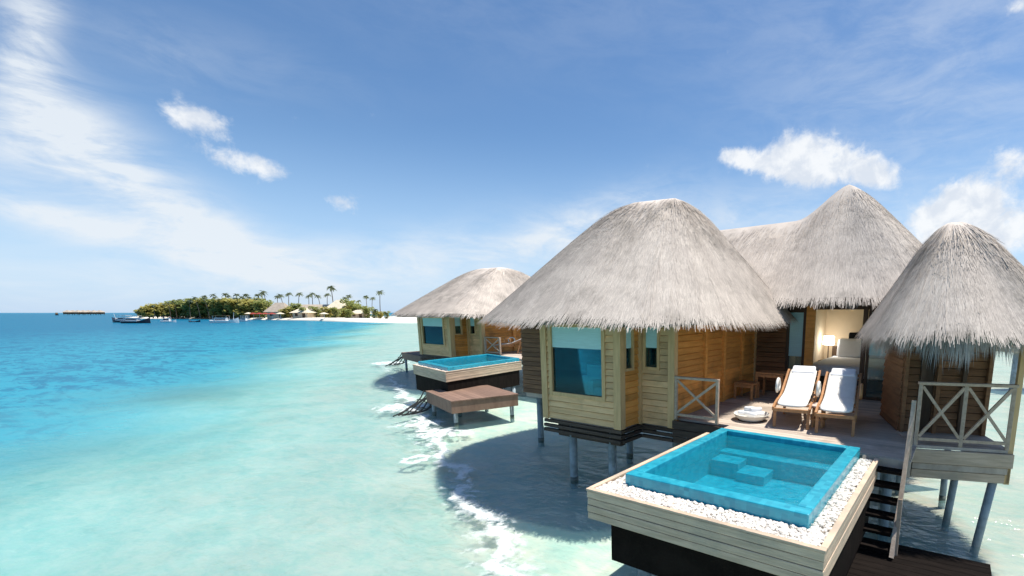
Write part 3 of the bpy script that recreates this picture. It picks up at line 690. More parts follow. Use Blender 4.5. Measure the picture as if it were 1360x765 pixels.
def pool(T, label, npeb, rp, mg=(.27, .40, .25)):
    t = thing('plunge_pool', T((-2.2, 5.9, .3)), label, 'pool', 'plunge pools of the water villas'); t.location[2] = .3
    X0, X1, Y0, Y1 = -3.3 - mg[0], -1.08 + mg[2], 4.52 - mg[1], 7.34
    x0, x1, y0, y1 = -3.3, -1.08, 4.52, 7.34       # coping outer
    b = MB(T)
    hb = .082
    for k in range(4):
        z = 1.20 + k * (hb + .006); j = .004 * (k % 2)
        b.box(X0 - j, X1 + j, Y0 - j, Y0 + .035, z, z + hb); b.box(X1 - .035, X1 + j, Y0 + .036, Y1, z, z + hb); b.box(X0 - j, X0 + .035, Y0 + .036, Y1, z, z + hb)
    b.build('timber_fascia', 'grey_wood', t, bevel=.006)
    b = MB(T); b.box(X0 - .012, X1 + .012, Y0 - .014, Y0 + .05, 1.552, 1.578); b.box(X1 - .05, X1 + .014, Y0 + .051, Y1, 1.552, 1.578); b.box(X0 - .014, X0 + .05, Y0 + .051, Y1, 1.552, 1.578); b.build('edge_board', 'grey_wood', t, bevel=.004)
    b = MB(T); b.box(X0 + .04, x0 + .02, Y0 + .05, Y1 - .01, 1.40, 1.53); b.box(x1 - .02, X1 - .04, Y0 + .05, Y1 - .01, 1.40, 1.53); b.box(x0 + .02, x1 - .02, Y0 + .05, y0 + .02, 1.40, 1.53); b.build('gravel_tray', 'pebble', t)
    b = MB(T)
    for _ in range(npeb):
        if rnd() < .5: x, y = uni(X0 + .06, X1 - .06), uni(Y0 + .07, y0 - .02)
        elif rnd() < .5: x, y = uni(X0 + .07, x0 - .02), uni(Y0 + .07, Y1 - .05)
        else: x, y = uni(x1 + .02, X1 - .07), uni(Y0 + .07, Y1 - .05)
        pebble_mesh(b, x, y, 1.54 + uni(-.01, .022), uni(.7, 1.25) * rp)
    tag(b.build('white_pebbles', 'pebble', t), kind='stuff')
    w = .17; zt = 1.70; zb = 1.14
    b = MB(T); b.box(x0, x1, y0, y0 + w, 1.45, zt); b.box(x0, x0 + w, y0 + w, y1 - .0, 1.45, zt); b.box(x1 - w, x1, y0 + w, y1 - .0, 1.45, zt); b.box(x0 + w, x1 - w, y1 - .14, y1, 1.45, zt + .0)
    b.build('coping', 'tile', t, bevel=.012)
    i0, i1, j0, j1 = x0 + w, x1 - w, y0 + w, y1 - .14
    b = MB(T); b.box(i0 - .1, i0, j0 - .1, j1 + .1, zb, 1.45); b.box(i1, i1 + .1, j0 - .1, j1 + .1, zb, 1.45); b.box(i0, i1, j0 - .1, j0, zb, 1.45); b.box(i0, i1, j1, j1 + .1, zb, 1.45); b.box(i0 - .1, i1 + .1, j0 - .1, j1 + .1, zb - .1, zb)
    b.build('basin', 'tile', t)
    b = MB(T); b.box(i0 + .002, i1 - .002, j1 - .30, j1 - .002, zb, 1.42); b.build('bench', 'tile', t, bevel=.01)
    b = MB(T); b.box(i0 + .02, i0 + .48, j1 - .66, j1 - .302, zb, 1.38); b.build('step', 'tile', t, bevel=.01)
    b = MB(T); b.box(i0 + .482, i0 + .92, j1 - .74, j1 - .304, zb, 1.28); b.build('step', 'tile', t, bevel=.01)
    b = MB(T); b.add([(i0, j0, 1.625), (i1, j0, 1.625), (i1, j1, 1.625), (i0, j1, 1.625)], [(0, 1, 2, 3)]); b.build('pool_water', 'pool_water', t)
    b = MB(T); c0_, c1_, d0_, d1_ = max(X0 + .03, x0 - .15), min(X1 - .03, x1 + .2), max(Y0 + .05, y0 - .1), Y1 - .1
    b.box(c0_, c1_, d0_, d0_ + .06, .55, 1.195); b.box(c0_, c0_ + .06, d0_ + .06, d1_, .55, 1.195); b.box(c1_ - .06, c1_, d0_ + .06, d1_, .55, 1.195); b.box(c0_ + .06, c1_ - .06, d0_ + .06, d1_, .55, .62); b.build('plinth', 'black_and_shaded_wood', t)
    for x, y in ((-3.2, 4.8), (-1.1, 4.8), (-3.2, 7.0), (-1.1, 7.0)): stilt(T, t, x, y, -.7, .56, .09)
    return t
pool(ID, 'nearest turquoise tiled plunge pool edged with white pebbles and grey boards', 5200, .021)
T2P = lambda p: (-15.34 + (p[0] + 1.07) * 1.36 * .98 + (p[1] - 4.5) * 1.4 * -.16, 10.24 + (p[0] + 1.07) * 1.36 * -.22 + (p[1] - 4.5) * 1.4 * .99, p[2])
pool(T2P, 'mid-distance plunge pool with turquoise water behind the brown low platform', 500, .03, (.12, .14, .12))

# ------------------------------------------------------------------ stairs and lower platforms
t = thing('staircase', (-.75, 7.0, .4), 'steep open wooden staircase from the terrace down to the dark platform', 'stairs')
def stair(px): return None
ST, SB = (-.74, 7.36, 1.56), (-.80, 6.72, .40)
for sgn in (-1, 1):
    b = MB(); b.bar((ST[0] + sgn * .26, ST[1] + .02, ST[2]), (SB[0] + sgn * .30, SB[1], SB[2]), .045, .2); b.build('stringer', 'deck', t)
for k in range(6):
    f = (k + .6) / 6.2; x = ST[0] + (SB[0] - ST[0]) * f; y = ST[1] + (SB[1] - ST[1]) * f; z = ST[2] + (SB[2] - ST[2]) * f
    b = MB(); b.box(x - .245, x + .245, y - .12, y + .10, z - .025, z + .015); b.build('tread', 'black_and_shaded_wood', t)
b = MB(); b.bar((-.46, 7.42, 2.42), (-.47, 6.85, 1.15), .05, .05); b.build('handrail', 'rail', t)
b = MB(); b.bar((-.46, 7.42, 1.5), (-.46, 7.42, 2.45), .055, .055); b.build('newel', 'rail', t)
b = MB(); b.bar((-.47, 6.86, .4), (-.47, 6.86, 1.2), .05, .05); b.build('newel', 'rail', t)

def platform(corner, ex, ey, z, th, m, label, slats=12):
    """corner + two plan vectors"""
    t = thing('low_platform', (corner[0], corner[1], z), label, 'platform', 'low platforms beside the pools')
    def q(a, b_, zz): return (corner[0] + ex[0] * a + ey[0] * b_, corner[1] + ex[1] * a + ey[1] * b_, zz)
    b = MB()
    for k in range(slats):
        a0, a1 = k / slats, (k + .95) / slats
        b.hexa([q(0, a0, z - .04), q(1, a0, z - .04), q(1, a1, z - .04), q(0, a1, z - .04)], [q(0, a0, z), q(1, a0, z), q(1, a1, z), q(0, a1, z)])
    b.build('decking', m, t)
    b = MB()
    for a0, b0, a1, b1 in ((.01, .005, .99, .02), (.01, .975, .99, .99), (.005, .02, .02, .975), (.98, .02, .99, .975)):
        b.hexa([q(a0, b0, z - th), q(a1, b0, z - th), q(a1, b1, z - th), q(a0, b1, z - th)], [q(a0, b0, z - .045), q(a1, b0, z - .045), q(a1, b1, z - .045), q(a0, b1, z - .045)])
    b.build('side_board', 'brown_deck' if m != 'black_and_shaded_wood' else m, t)
    for a, c_ in ((.08, .08), (.92, .08), (.92, .92), (.08, .92)):
        p = q(a, c_, 0); stilt(None, t, p[0], p[1], -.6, z - .05, .07)
    return t
platform((-1.35, 4.55), (2.0, 0.1), (-.05, 2.62), .40, .25, 'black_and_shaded_wood', 'timber platform with shade coloured black at the foot of the stairs', 18)
pf, pl, pr = P(599, 533, .85), P(565, 519, .85), P(689, 523, .85)
platform(pl[:2], (pf[0] - pl[0], pf[1] - pl[1]), (pr[0] - pf[0], pr[1] - pf[1]), .85, .42, 'brown_deck', 'brown low platform beneath the mid-distance plunge pool', 14)
pf3, pl3, pr3 = P(560, 474, 1.1), P(533, 468, 1.1), P(600, 470, 1.1)
platform(pl3[:2], (pf3[0] - pl3[0], pf3[1] - pl3[1]), (pr3[0] - pf3[0], pr3[1] - pf3[1]), 1.1, .4, 'brown_deck', 'small far brown platform left of the mid-distance pool', 10)

# dark crossed strands from the platform corners down to the water
def strands(a, c, e, f, label, nr=6, r=.024):
    t = thing('crossed_strands', a, label, 'strands', 'crossed strands by the low platforms')
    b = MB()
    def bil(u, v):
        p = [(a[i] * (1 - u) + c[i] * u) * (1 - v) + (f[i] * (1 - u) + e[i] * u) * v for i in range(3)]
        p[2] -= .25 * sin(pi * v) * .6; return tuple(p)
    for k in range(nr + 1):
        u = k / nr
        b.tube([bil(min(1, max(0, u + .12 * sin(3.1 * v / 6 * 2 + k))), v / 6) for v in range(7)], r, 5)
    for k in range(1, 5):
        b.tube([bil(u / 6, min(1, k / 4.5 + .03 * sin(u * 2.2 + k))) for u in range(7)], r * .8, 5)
    b.build('mesh', 'dark_strand', t)
strands(P(563, 519, .8), P(585, 528, .6), P(548, 550, .03), P(522, 553, .05), 'dark crossed strands hanging to the water left of the brown platform')
strands(P(534, 468, 1.05), P(545, 472, .9), P(530, 484, .03), P(512, 486, .05), 'far dark crossed strands beside the small far platform', 5, .03)

# ------------------------------------------------------------------ loungers
def lounger_mesh(loc, rz, label, group):
    t = thing('sun_lounger', (0, 0, 0), label, 'sun lounger', group)
    # profile along +y: foot at 0, head at 1.85
    prof = [(0, .36), (.18, .40), (.40, .43), (.62, .44), (.84, .46), (1.02, .51), (1.22, .60), (1.44, .69), (1.65, .78), (1.84, .85)]
    b = MB(); w = .27; th = .07; vs = []; fs = []
    n = len(prof)
    for i, (y, z) in enumerate(prof):
        puff = .012 * (i % 2)
        for x, dz in ((-w, .01), (-w, th - .015), (-w + .04, th + puff), (w - .04, th + puff), (w, th - .015), (w, .01)): vs.append((x, y, z + dz))
    for i in range(n - 1):
        for j in range(6): fs.append((i * 6 + j, i * 6 + (j + 1) % 6, (i + 1) * 6 + (j + 1) % 6, (i + 1) * 6 + j))
    fs.append((5, 4, 3, 2, 1, 0)); fs.append(tuple((n - 1) * 6 + j for j in range(6)))
    b.add(vs, fs); b.build('cushion', 'cushion', t, smooth=True, sub=1)
    b = MB(); b.obox((0, 1.72, .875), (.46, .26, .06), 0); p = b
    p.v = [(x, y, z + (y - 1.72) * .4) for x, y, z in p.v]; b.build('head_pillow', 'linen', t, bevel=.04)
    fr = MB()
    for sx_ in (-1, 1):
        for i in range(n - 1): fr.bar((sx_ * .31, prof[i][0], prof[i][1] - .01), (sx_ * .31, prof[i + 1][0], prof[i + 1][1] - .01), .04, .07)
    fr.box(-.31, .31, -.03, .03, .31, .365); fr.box(-.29, .29, .9, .95, .36, .41); fr.bar((-.29, 1.83, .82), (.29, 1.83, .82), .05, .05)
    for y, z in ((.3, .39), (.6, .415), (.8, .43), (1.1, .53), (1.4, .66), (1.65, .765)): fr.bar((-.29, y, z - .01), (.29, y, z - .01), .05, .02)
    fr.build('frame', 'teak', t)
    for sx_ in (-1, 1):
        b = MB(); b.bar((sx_ * .29, .12, .33), (sx_ * .29, .08, 0), .05, .05); b.build('leg', 'teak', t)
        b = MB(); b.bar((sx_ * .29, 1.45, .67), (sx_ * .29, 1.25, 0), .05, .05); b.build('leg', 'teak', t)
        b = MB(); pts = [(sx_ * .36, .78 + .17 * cos(a), .66 + .13 * sin(a)) for a in [R(-60 + 30 * k) for k in range(11)]]
        b.tube(pts, .026, 8); b.build('armrest', 'cushion' if sx_ < 0 else 'teak', t, smooth=True)
    t.location = loc; t.rotation_euler = (0, 0, rz)
    return t
L1 = lounger_mesh((-2.40, 8.28, 1.6), R(9), 'left white cushioned teak lounger, next to the bowl of towels', 'sun loungers on the nearest terrace')
L2 = copy_tree(L1); L2.location = (-1.64, 8.22, 1.6); L2.rotation_euler = (0, 0, R(8)); L2['label'] = 'right white cushioned teak lounger, next to the dark door post'
for (px, py, lab) in ((-4.25, 8.1, 'far lounger seen from the side, nearer of two on the mid-distance terrace'), (-3.95, 9.0, 'far lounger, rear one of two on the mid-distance terrace')):
    c_ = copy_tree(L1); c_.location = T2((px, py, 1.6)); c_.rotation_euler = (0, 0, R(-58)); c_['label'] = lab; c_['group'] = 'sun loungers on the far terrace'

t = thing('side_table', (-2.02, 8.72, 1.6), 'small teak table with pinkish stone top between the two loungers', 'table')
b = MB(); b.lathe((-2.02, 8.72, 1.98), [(.0, 0), (.17, 0), (.19, .012), (.19, .03), (.17, .04), (.0, .04)], 20); b.build('table_top', 'stone_top', t)
for a in range(4):
    x, y = -2.02 + .11 * cos(a * pi / 2 + .8), 8.72 + .11 * sin(a * pi / 2 + .8)
    b = MB(); b.bar((x, y, 1.6), (x, y, 1.978), .04, .04); b.build('leg', 'teak', t)
b = MB(); b.box(-2.14, -1.90, 8.60, 8.84, 1.74, 1.765); b.build('shelf', 'teak', t)

t = thing('shallow_bowl', (-3.25, 8.60, 1.6), 'wide shallow cream bowl on the sunlit deck beside the pool', 'bowl')
b = MB(); b.lathe((-3.25, 8.60, 1.6), [(.20, .0), (.23, .0), (.23, .02), (.31, .07), (.335, .12), (.345, .125), (.335, .135), (.30, .09), (.15, .05), (.0, .045)], 32); b.build('dish', 'ceramic', t, smooth=True)
b = MB(); b.lathe((-3.25, 8.60, 1.6), [(.24, .001), (.255, .001), (.255, .018), (.24, .018)], 32); b.build('foot_ring', 'skirt', t)
for k, (dx, dy, a, dz) in enumerate(((-.13, -.06, .3, 0), (.02, -.1, -.2, .0), (.14, -.02, .7, 0), (-.05, .09, 1.2, .0), (.10, .10, -.5, .0), (-.02, .0, .2, .08), (.08, .02, .9, .075))):
    x, y, z = -3.25 + dx, 8.60 + dy, 1.6 + .135 + dz
    b = MB(); d = (cos(a) * .12, sin(a) * .12)
    pts = [(x - d[0], y - d[1], z), (x - d[0] * .9, y - d[1] * .9, z), (x, y, z), (x + d[0] * .9, y + d[1] * .9, z), (x + d[0], y + d[1], z)]
    b.tube(pts, [.03, .045, .05, .045, .03], 12)
    tag(b.build('rolled_towel', 'linen', smooth=True), 'white rolled towel heaped in the shallow cream bowl', 'towel', 'rolled towels in the bowl')

# shaded terrace furniture
def seat_frame(name, label, cat, c0, w, d, h, m, back=0):
    t = thing(name, (c0[0], c0[1], 1.6), label, cat)
    x0, x1, y0, y1 = c0[0] - w / 2, c0[0] + w / 2, c0[1] - d / 2, c0[1] + d / 2
    for x in (x0, x1):
        for y in (y0, y1):
            b = MB(); b.bar((x, y, 1.6), (x, y, 1.6 + h - .02), .05, .05); b.build('leg', m, t)
    b = MB()
    n = 6
    for k in range(n): b.box(x0 - .03, x1 + .03, y0 + (y1 - y0) * k / n, y0 + (y1 - y0) * (k + .9) / n, 1.6 + h - .02, 1.6 + h + .02)
    b.build('slatted_top', m, t)
    for yy in (y0, y1):
        b = MB(); b.bar((x0, yy, 1.6 + h - .06), (x1, yy, 1.6 + h - .06), .03, .06); b.build('apron', m, t)
    return t
seat_frame('wooden_table', 'square slatted wooden table in deep shade against the back wall', 'table', (-3.72, 11.2), .62, .55, .62, 'teak')
seat_frame('wooden_stool', 'low wooden stool in shade left of the square table', 'stool', (-4.22, 10.8), .42, .42, .38, 'teak')

# ------------------------------------------------------------------ bedroom contents
t = thing('bed', (-2.45, 14.7, 1.6), 'wide white bed seen through the open bedroom door', 'bed')
b = MB(); b.box(-3.35, -1.45, 13.0, 15.85, 1.68, 1.98); b.build('base', 'trim_dark', t)
b = MB(); b.box(-3.1, -1.7, 13.9, 15.6, 1.6, 1.675); b.build('plinth', 'trim_dark', t)
b = MB(); b.box(-3.37, -1.43, 12.95, 15.85, 1.985, 2.30); b.build('duvet', 'linen', t, bevel=.07)
b = MB(); b.box(-3.4, -1.4, 15.88, 15.96, 1.6, 2.6); b.build('headboard', 'trim_dark', t)
for x, lab in ((-2.82, 'left white pillow standing against the headboard of the bed'), (-2.02, 'right white pillow standing against the headboard of the bed')):
    b = MB(); b.obox((x, 15.5, 2.58), (.72, .18, .56)); b.v = [(a, q + (z - 2.25) * .25, z) for a, q, z in b.v]
    tag(b.build('pillow', 'linen', bevel=.07), lab, 'pillow')
for x, lab in ((-2.72, 'left black cushion on the top of the white bed'), (-1.98, 'right black cushion on the top of the white bed')):
    b = MB(); b.obox((x, 15.72, 2.92), (.36, .10, .26)); tag(b.build('cushion', 'black_cloth', bevel=.045), lab, 'cushion')
t = thing('bedside_table', (-3.54, 15.6, 1.6), 'dark bedside table left of the white bed', 'table')
b = MB(); b.box(-3.70, -3.40, 15.4, 15.8, 2.12, 2.16); b.build('table_top', 'trim_dark', t)
for x in (-3.68, -3.42):
    for y in (15.42, 15.78):
        b = MB(); b.bar((x, y, 1.6), (x, y, 2.12), .03, .03); b.build('leg', 'trim_dark', t)
t = thing('bedside_lamp', (-3.45, 15.58, 2.16), 'bedside lamp with white drum shade and added glow', 'lamp')
b = MB(); b.lathe((-3.45, 15.58, 2.16), [(.07, 0), (.07, .02), (.02, .04), (.015, .5), (.0, .5)], 14); b.build('stand', 'trim_dark', t)
b = MB(); b.lathe((-3.45, 15.58, 2.66), [(.0, .0), (.17, 0), (.155, .26), (.0, .26)], 24); b.build('lamp_shade', 'added_glow_shade', t, smooth=False)
b = MB(); vs = []
for k in range(25):
    for z in (1.62, 3.9): vs.append((-3.66 + .016 * k, 12.75 + .05 * sin(k * 1.35), z))
b.add(vs, [(2 * k, 2 * k + 2, 2 * k + 3, 2 * k + 1) for k in range(24)])
tag(b.build('curtain', 'plaster', smooth=True), 'beige curtain gathered at the left of the bedroom opening', 'curtain')

# white chair and console behind the bay window
t = thing('armchair', (-6.72, 7.85, 1.45), 'white armchair behind the large bay window', 'armchair')
b = MB(); b.box(-6.98, -6.46, 7.6, 8.1, 1.70, 1.98); b.build('seat', 'linen', t, bevel=.04)
b = MB(); b.box(-6.98, -6.46, 8.12, 8.24, 1.70, 2.52); b.build('backrest', 'linen', t, bevel=.04)
for x in (-7.03, -6.41):
    b = MB(); b.box(x - .045, x + .045, 7.6, 8.2, 1.47, 2.25); b.build('armrest', 'white_paint', t, bevel=.02)
t = thing('daybed', (-5.9, 8.1, 1.45), 'white daybed inside the bay room right of the armchair', 'daybed')
b = MB(); b.box(-6.3, -5.46, 7.5, 8.9, 1.72, 2.12); b.build('mattress', 'linen', t, bevel=.06)
b = MB(); b.box(-6.28, -5.48, 7.52, 8.88, 1.46, 1.71); b.build('base', 'white_paint', t)

# ------------------------------------------------------------------ walkway beyond the right hut
t = thing('walkway', D(1420, 24, 0), 'pale timber walkway over the water beyond the small round hut', 'walkway')
b = MB(); a0, a1 = D(1342, 23, 1.9), D(1800, 26, 1.9); b.bar(a0, a1, 1.6, .28); b.build('decking', 'grey_wood', t)
b = MB(); a0, a1 = D(1342, 22.3, 2.85), D(1800, 25.3, 2.85); b.bar(a0, a1, .1, .08); b.build('handrail', 'rail', t)
for k in range(6):
    p = D(1358 + 75 * k, 22.7 + .5 * k, 0); b = MB(); b.tube([(p[0], p[1], -.6), (p[0], p[1], 1.76)], .14, 10); b.build('pile', 'concrete', t, smooth=True)
    b = MB(); b.bar((p[0], p[1], 2.04), (p[0], p[1], 2.82), .08, .08); b.build('post', 'rail', t)

# ------------------------------------------------------------------ island
out = [D(150, 300), D(180, 290), D(240, 275), D(300, 262), D(350, 240), D(400, 222), D(440, 196), D(485, 176), D(530, 166), D(575, 176), D(640, 240), D(640, 330), D(480, 360), D(300, 400), D(180, 400)]
def shrink(k, z):
    cx = sum(p[0] for p in out) / len(out); cy = sum(p[1] for p in out) / len(out)
    return [(cx + (p[0] - cx) * k, cy + (p[1] - cy) * k, z) for p in out]
rings = [shrink(1.03, -1.2), shrink(1.0, .05), shrink(.96, .5), shrink(.88, .9), shrink(.5, 1.2)]
b = MB(); n = len(out); b.add([p for r_ in rings for p in r_], [(i * n + j, i * n + (j + 1) % n, (i + 1) * n + (j + 1) % n, (i + 1) * n + j) for i in range(4) for j in range(n)] + [tuple(4 * n + j for j in range(n))])
tag(b.build('beach', 'sand', smooth=True), kind='structure')

def leaf_cloud(b, c, rx, ry, rz, n, s0, s1):
    for _ in range(n):
        while True:
            u = (uni(-1, 1), uni(-1, 1), uni(-1, 1)); l = math.sqrt(sum(q * q for q in u))
            if .35 < l < 1: break
        x, y, z = c[0] + u[0] * rx, c[1] + u[1] * ry, c[2] + u[2] * rz
        s_ = uni(s0, s1); a = uni(0, 6.28); tl = uni(-.9, .9)
        e1 = (cos(a) * s_, sin(a) * s_, 0); e2 = (-sin(a) * s_ * cos(tl), cos(a) * s_ * cos(tl), s_ * sin(tl))
        b.add([tuple((x, y, z)[i] + p * e1[i] + q * e2[i] for i in range(3)) for p, q in ((-1, -.4), (0, -.8), (1, 0), (.2, .8), (-.8, .5))], [(0, 1, 2, 3, 4)])
def bush(m, label, h):
    t = thing('tree', (0, 0, 0), label, 'tree', 'broadleaf trees on the far island')
    b = MB(); b.tube([(0, 0, -.3), (.1, .05, h * .35), (.2, 0, h * .6)], [.22, .17, .08], 7); b.tube([(.1, .05, h * .3), (1.0, .4, h * .6)], [.12, .05], 6); b.tube([(.1, .05, h * .33), (-.9, -.3, h * .62)], [.12, .05], 6); b.build('trunk', 'palm_trunk', t)
    b = MB()
    for k in range(11):
        a = uni(0, 6.28); rr = uni(.1, .6) * h * .55; hz = uni(.12, .84) * h
        leaf_cloud(b, (rr * cos(a), rr * sin(a), hz), h * uni(.18, .3), h * uni(.18, .3), h * uni(.12, .2), 60, .25, .55)
    b.build('crown', m, t); return t
def palm(h, lean, label, group='coconut palms on the far island'):
    t = thing('palm_tree', (0, 0, 0), label, 'palm tree', group)
    b = MB(); pts = [(lean * (k / 6) ** 2 * h * .3, lean * .3 * (k / 6) ** 2, h * k / 6 - (.3 if k == 0 else 0)) for k in range(7)]
    b.tube(pts, [.24, .2, .17, .15, .14, .13, .13], 7); b.build('trunk', 'palm_trunk', t)
    b = MB(); top = pts[-1]
    for k in range(17):
        a = 2 * pi * k / 17 + uni(-.2, .2); L = uni(1.6, 2.3); el_ = uni(-.2, 1.1); prev = None
        for j in range(7):
            f = j / 6; r_ = L * f * cos(el_ * (1 - f * .5)); z = top[2] + L * (sin(el_) * f - .75 * f * f)
            w = .30 * math.sin(pi * min(1, f * .9 + .08)) + .05
            c_ = (top[0] + r_ * cos(a), top[1] + r_ * sin(a), z); h_ = (-sin(a), cos(a))
            cur = [(c_[0] - h_[0] * w, c_[1] - h_[1] * w, z - w * .55), c_, (c_[0] + h_[0] * w, c_[1] + h_[1] * w, z - w * .55)]
            if prev:
                b.add(prev + cur, [(0, 1, 4, 3), (1, 2, 5, 4)])
            prev = cur
    b.build('crown', 'palm_leaf', t); return t
def put(proto, used, loc, rz, sc, label=None):
    o = proto if not used else copy_tree(proto)
    o.location = loc; o.rotation_euler = (0, 0, rz); o.scale = (sc, sc, sc)
    if label: o['label'] = label; 
    return o
HT = 240 / 640
def put_by_top(proto, used, px, d, ytop, h, gz=.9, label=None):
    top = EYE + (415 - ytop) * d / 640
    return put(proto, used, D(px, d, gz), uni(0, 6.28), (top - gz) / h, label)
bo = bush('leaf_olive', 'rounded olive-green tree in the island\'s shoreline thicket', 5.5); bg_ = bush('leaf_green', 'darker green broadleaf tree in the island thicket', 7)
used = False
for k in range(30):
    px = 186 + 5.6 * k + uni(-3, 3); d = uni(272, 300) - max(0, px - 260) * .25
    yt = 406 - 8 * sm(186, 260, px) + uni(-3, 4)
    put_by_top(bo, used, px, d - 8, yt, 5.5); used = True
used = False
for k in range(26):
    px = 238 + 4.6 * k + uni(-3, 3); yt = 397 + uni(-4, 4)
    put_by_top(bg_, used, px, uni(258, 285), yt, 7); used = True
for px, yt, d in ((350, 401, 246), (378, 406, 236), (390, 404, 240), (405, 409, 232), (420, 408, 236), (436, 405, 230), (446, 409, 226), (458, 404, 236), (468, 400, 240), (474, 404, 236), (482, 407, 226), (489, 409, 222), (497, 411, 216), (505, 412, 212), (514, 414, 206), (462, 411, 216)):
    put_by_top(random.choice((bo, bg_)), True, px, d, yt, 6)
pa = palm(13, .35, 'coconut palm rising above the island thicket'); pb = palm(12, -.3, 'slender leaning coconut palm above the island roofs')
ua = ub = False
for px, yt in ((205, 404), (218, 402), (252, 397), (259, 396), (265, 393), (277, 394), (283, 389), (290, 393), (297, 396), (303, 388), (309, 391), (315, 394), (322, 392), (226, 400), (234, 398), (243, 396), (271, 391), (318, 389), (333, 389), (330, 395), (337, 393), (345, 389), (352, 388), (357, 385), (341, 396), (326, 398)):
    put_by_top(pa, ua, px, uni(252, 275), yt + 1, 13.6); ua = True
for px, yt in ((370, 390), (378, 388), (384, 386), (397, 386), (411, 389), (416, 386), (427, 389), (435, 387), (464, 389), (463, 392), (476, 396), (488, 390), (494, 392)):
    put_by_top(pb, ub, px, uni(248, 262), yt + 2.5, 12.6); ub = True
o = put_by_top(pb, True, 444, 250, 380, 12.6, label='tallest palm on the island, poking above the pale roof'); o = put_by_top(pb, True, 505, 218, 386, 12.6, label='lone palm at the right end of the island beach')

def house(px, d, w, dp, h, rh, roof, label, ridge=.5):
    c0 = D(px, d, .9); t = thing('house', c0, label, 'house')
    T = lambda p: (c0[0] + p[0] * cos(YAW) - p[1] * sin(YAW), c0[1] + p[0] * sin(YAW) + p[1] * cos(YAW), c0[2] + p[2])
    b = MB(T); b.box(-w / 2, w / 2, 0, dp, -.3, h); b.build('wall', 'far_wall', t)
    b = MB(T); o_ = 1.0; k = w / 2 * ridge
    b.add([(-w / 2 - o_, -o_, h), (w / 2 + o_, -o_, h), (w / 2 + o_, dp + o_, h), (-w / 2 - o_, dp + o_, h), (-k, dp / 2, h + rh), (k, dp / 2, h + rh)], [(0, 1, 5, 4), (1, 2, 5), (2, 3, 4, 5), (3, 0, 4), (3, 2, 1, 0)]); b.build('roof', roof, t)
    nw = max(2, int(w / 4))
    for i in range(nw):
        x = -w / 2 + w * (i + .5) / nw
        b = MB(T); b.box(x - .7, x + .7, -.04, .0, .2 if i == nw // 2 else 1.0, 2.4); b.build('door' if i == nw // 2 else 'window', 'trim_dark', t)
    return t
house(366, 238, 9, 7, 3, 4.6, 'far_roof', 'greyish thatched house at the left end of the island houses')
house(412, 244, 20, 9, 3.6, 3.2, 'far_roof', 'long low grey-roofed house in the middle of the island', .75)
house(446, 240, 8, 8, 4.6, 4.4, 'far_roof_pale', 'pale tall-roofed house right of the long island house', .4)
house(398, 230, 7, 6, 2.6, 2.2, 'far_roof_pale', 'small pale-roofed beach pavilion in front of the long house')
house(474, 222, 6, 5, 2.2, 1.8, 'far_roof_pale', 'little beach hut near the right end of the island')

# beach parasols
def parasol(m, label):
    t = thing('parasol', (0, 0, 0), label, 'parasol', 'parasols on the island beach')
    b = MB(); b.tube([(0, 0, 0), (0, 0, 2.4)], .06, 6); b.build('pole', 'white_paint', t)
    b = MB(); b.lathe((0, 0, 2.0), [(1.5, 0), (.8, .35), (.05, .6)], 12); b.build('canopy', m, t); return t
pr_ = parasol('red_cloth', 'red-brown parasol on the island beach'); pc_ = parasol('far_roof_pale', 'pale straw parasol on the island beach')
for i, (px, d) in enumerate(((336, 234), (344, 231), (352, 229), (361, 227))): put(pr_, i > 0, D(px, d, .5), 0, 1.2)
for i, (px, d) in enumerate(((330, 238), (372, 224), (430, 206))): put(pc_, i > 0, D(px, d, .6), 0, 1.2)

# ------------------------------------------------------------------ boats
def hull(b, L, B, h, bow=.9, stern=.2, draft=.35):
    st = 13; ring = []
    for i in range(st):
        f = i / (st - 1); x = -L / 2 + L * f
        w = B / 2 * (1 - max(0, (f - .55) / .45) ** 2.2) * (1 - .25 * max(0, (.15 - f) / .15)); w = max(w, .03)
        zt = h + bow * max(0, (f - .55) / .45) ** 2 + stern * max(0, (.3 - f) / .3) ** 2
        ring.append([(x, -w, zt), (x, -w * .8, 0), (x, 0, -draft), (x, w * .8, 0), (x, w, zt)])
    vs = [p for r_ in ring for p in r_]; fs = []
    for i in range(st - 1):
        for j in range(4): fs.append((i * 5 + j, (i + 1) * 5 + j, (i + 1) * 5 + j + 1, i * 5 + j + 1))
        fs.append((i * 5 + 4, (i + 1) * 5 + 4, (i + 1) * 5, i * 5))
    fs.append((0, 1, 2, 3, 4)); fs.append(tuple((st - 1) * 5 + j for j in (4, 3, 2, 1, 0)))
    return b.add(vs, fs)
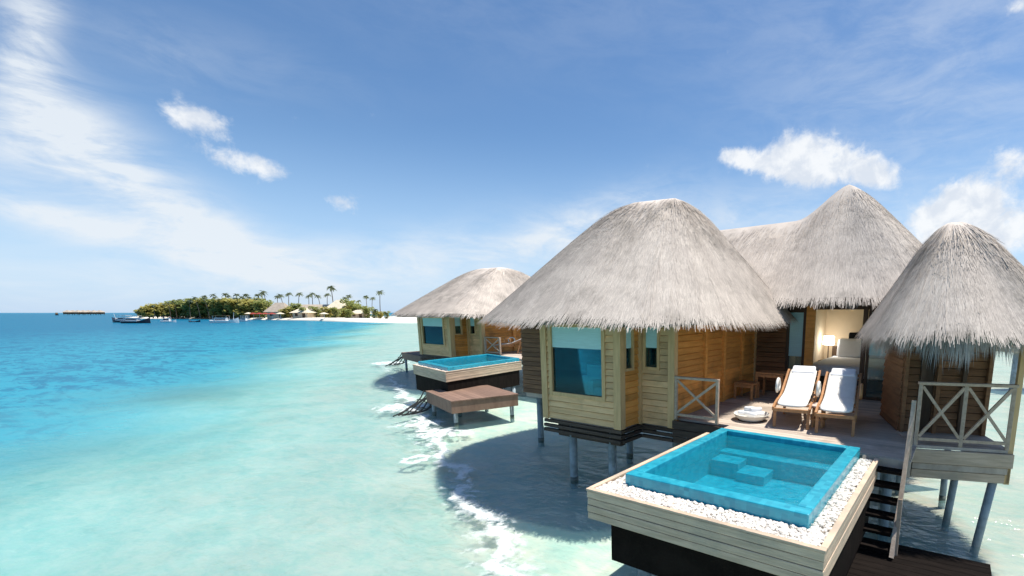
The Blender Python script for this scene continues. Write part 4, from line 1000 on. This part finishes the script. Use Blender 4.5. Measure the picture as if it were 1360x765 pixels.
def boat(px, d, L, rz, label, hullm, cabin, mast=0, bow=1.2):
    c0 = D(px, d, 0); t = thing('boat', c0, label, 'boat', 'boats moored off the island')
    a = YAW + rz
    T = lambda p: (c0[0] + p[0] * cos(a) - p[1] * sin(a), c0[1] + p[0] * sin(a) + p[1] * cos(a), p[2])
    b = MB(T); hull(b, L, L * .27, L * .085, bow, .3); b.build('hull', hullm, t)
    b = MB(T); 
    for s_ in (-1, 1): b.bar((-L * .48, s_ * L * .125, L * .087), (L * .12, s_ * L * .13, L * .087), .12, .12)
    b.build('gunwale', 'white_paint', t)
    z = L * .085
    if cabin:
        b = MB(T); b.box(-L * .32, L * .08, -L * .09, L * .09, z, z + 1.1); b.build('cabin', 'white_paint', t)
        b = MB(T); b.box(-L * .3, L * .06, -L * .0925, L * .0925, z + .45, z + .85); b.build('window', 'navy_paint', t)
        b = MB(T); b.box(-L * .38, L * .14, -L * .11, L * .11, z + 1.75, z + 1.87); b.build('canopy', cabin, t)
        for x in (-L * .36, L * .12):
            for y in (-L * .1, L * .1):
                b = MB(T); b.bar((x, y, z), (x, y, z + 1.75), .07, .07); b.build('canopy_post', 'white_paint', t)
    if mast:
        b = MB(T); b.tube([(L * .3, 0, z), (L * .36, 0, z + mast)], [.08, .04], 6); b.build('mast', 'white_paint', t)
    return t
boat(160, 178, 9, R(170), 'white-topped boat at the far left of the moored boats', 'navy_paint', 'white_paint', 2.5)
boat(179, 165, 8.5, R(8), 'low dark-hulled boat with cream awning beside the leftmost boat', 'navy_paint', 'far_roof_pale')
boat(222, 180, 4.6, R(15), 'small white speedboat with red top off the island', 'white_paint', 'red_cloth', 0, .6)
boat(257, 185, 4.2, R(0), 'tiny dark open dinghy between the white boats', 'navy_paint', None, 0, .5)
boat(297, 168, 8.5, R(12), 'largest white cabin boat moored before the island trees', 'white_paint', 'boat_wood', 3, 1.2)
boat(325, 195, 5, R(-10), 'small white boat drawn near the island beach', 'white_paint', 'white_paint', 0, .5)

# ------------------------------------------------------------------ far water huts on the horizon at left
hp = None
for i, px in enumerate((90, 97, 104, 111, 118, 125, 133)):
    if hp is None:
        hp = thing('water_hut', (0, 0, 0), 'tiny dark hut in the far row on the horizon at left', 'hut', 'far row of water huts')
        b = MB(); b.box(-3.4, 3.4, -3, 3, 1.2, 4); b.build('wall', 'siding_dark', hp)
        b = MB(); b.add([(-4.4, -4, 4), (4.4, -4, 4), (4.4, 4, 4), (-4.4, 4, 4), (-1, 0, 7), (1, 0, 7)], [(0, 1, 5, 4), (1, 2, 5), (2, 3, 4, 5), (3, 0, 4), (3, 2, 1, 0)]); b.build('roof', 'far_roof', hp)
        for x in (-3, 3):
            for y in (-2.6, 2.6):
                b = MB(); b.tube([(x, y, -3.5), (x, y, 1.2)], .2, 6); b.build('stilt', 'concrete_wet', hp)
        o = hp
    else: o = copy_tree(hp)
    o.location = D(px, 700 + uni(-10, 10), 0); o.rotation_euler = (0, 0, YAW + uni(-.3, .3))
t = thing('moored_barge', D(75, 620, 0), 'small dark barge alone near the left horizon', 'barge')
c0 = D(75, 620, 0); b = MB(lambda p: (c0[0] + p[0], c0[1] + p[1], p[2])); hull(b, 8, 3, 1.2, .6, .2); b.build('hull', 'navy_paint', t)
b = MB(lambda p: (c0[0] + p[0], c0[1] + p[1], p[2])); b.box(-2.5, .5, -1, 1, 1.2, 3.4); b.build('cabin', 'boat_wood', t)
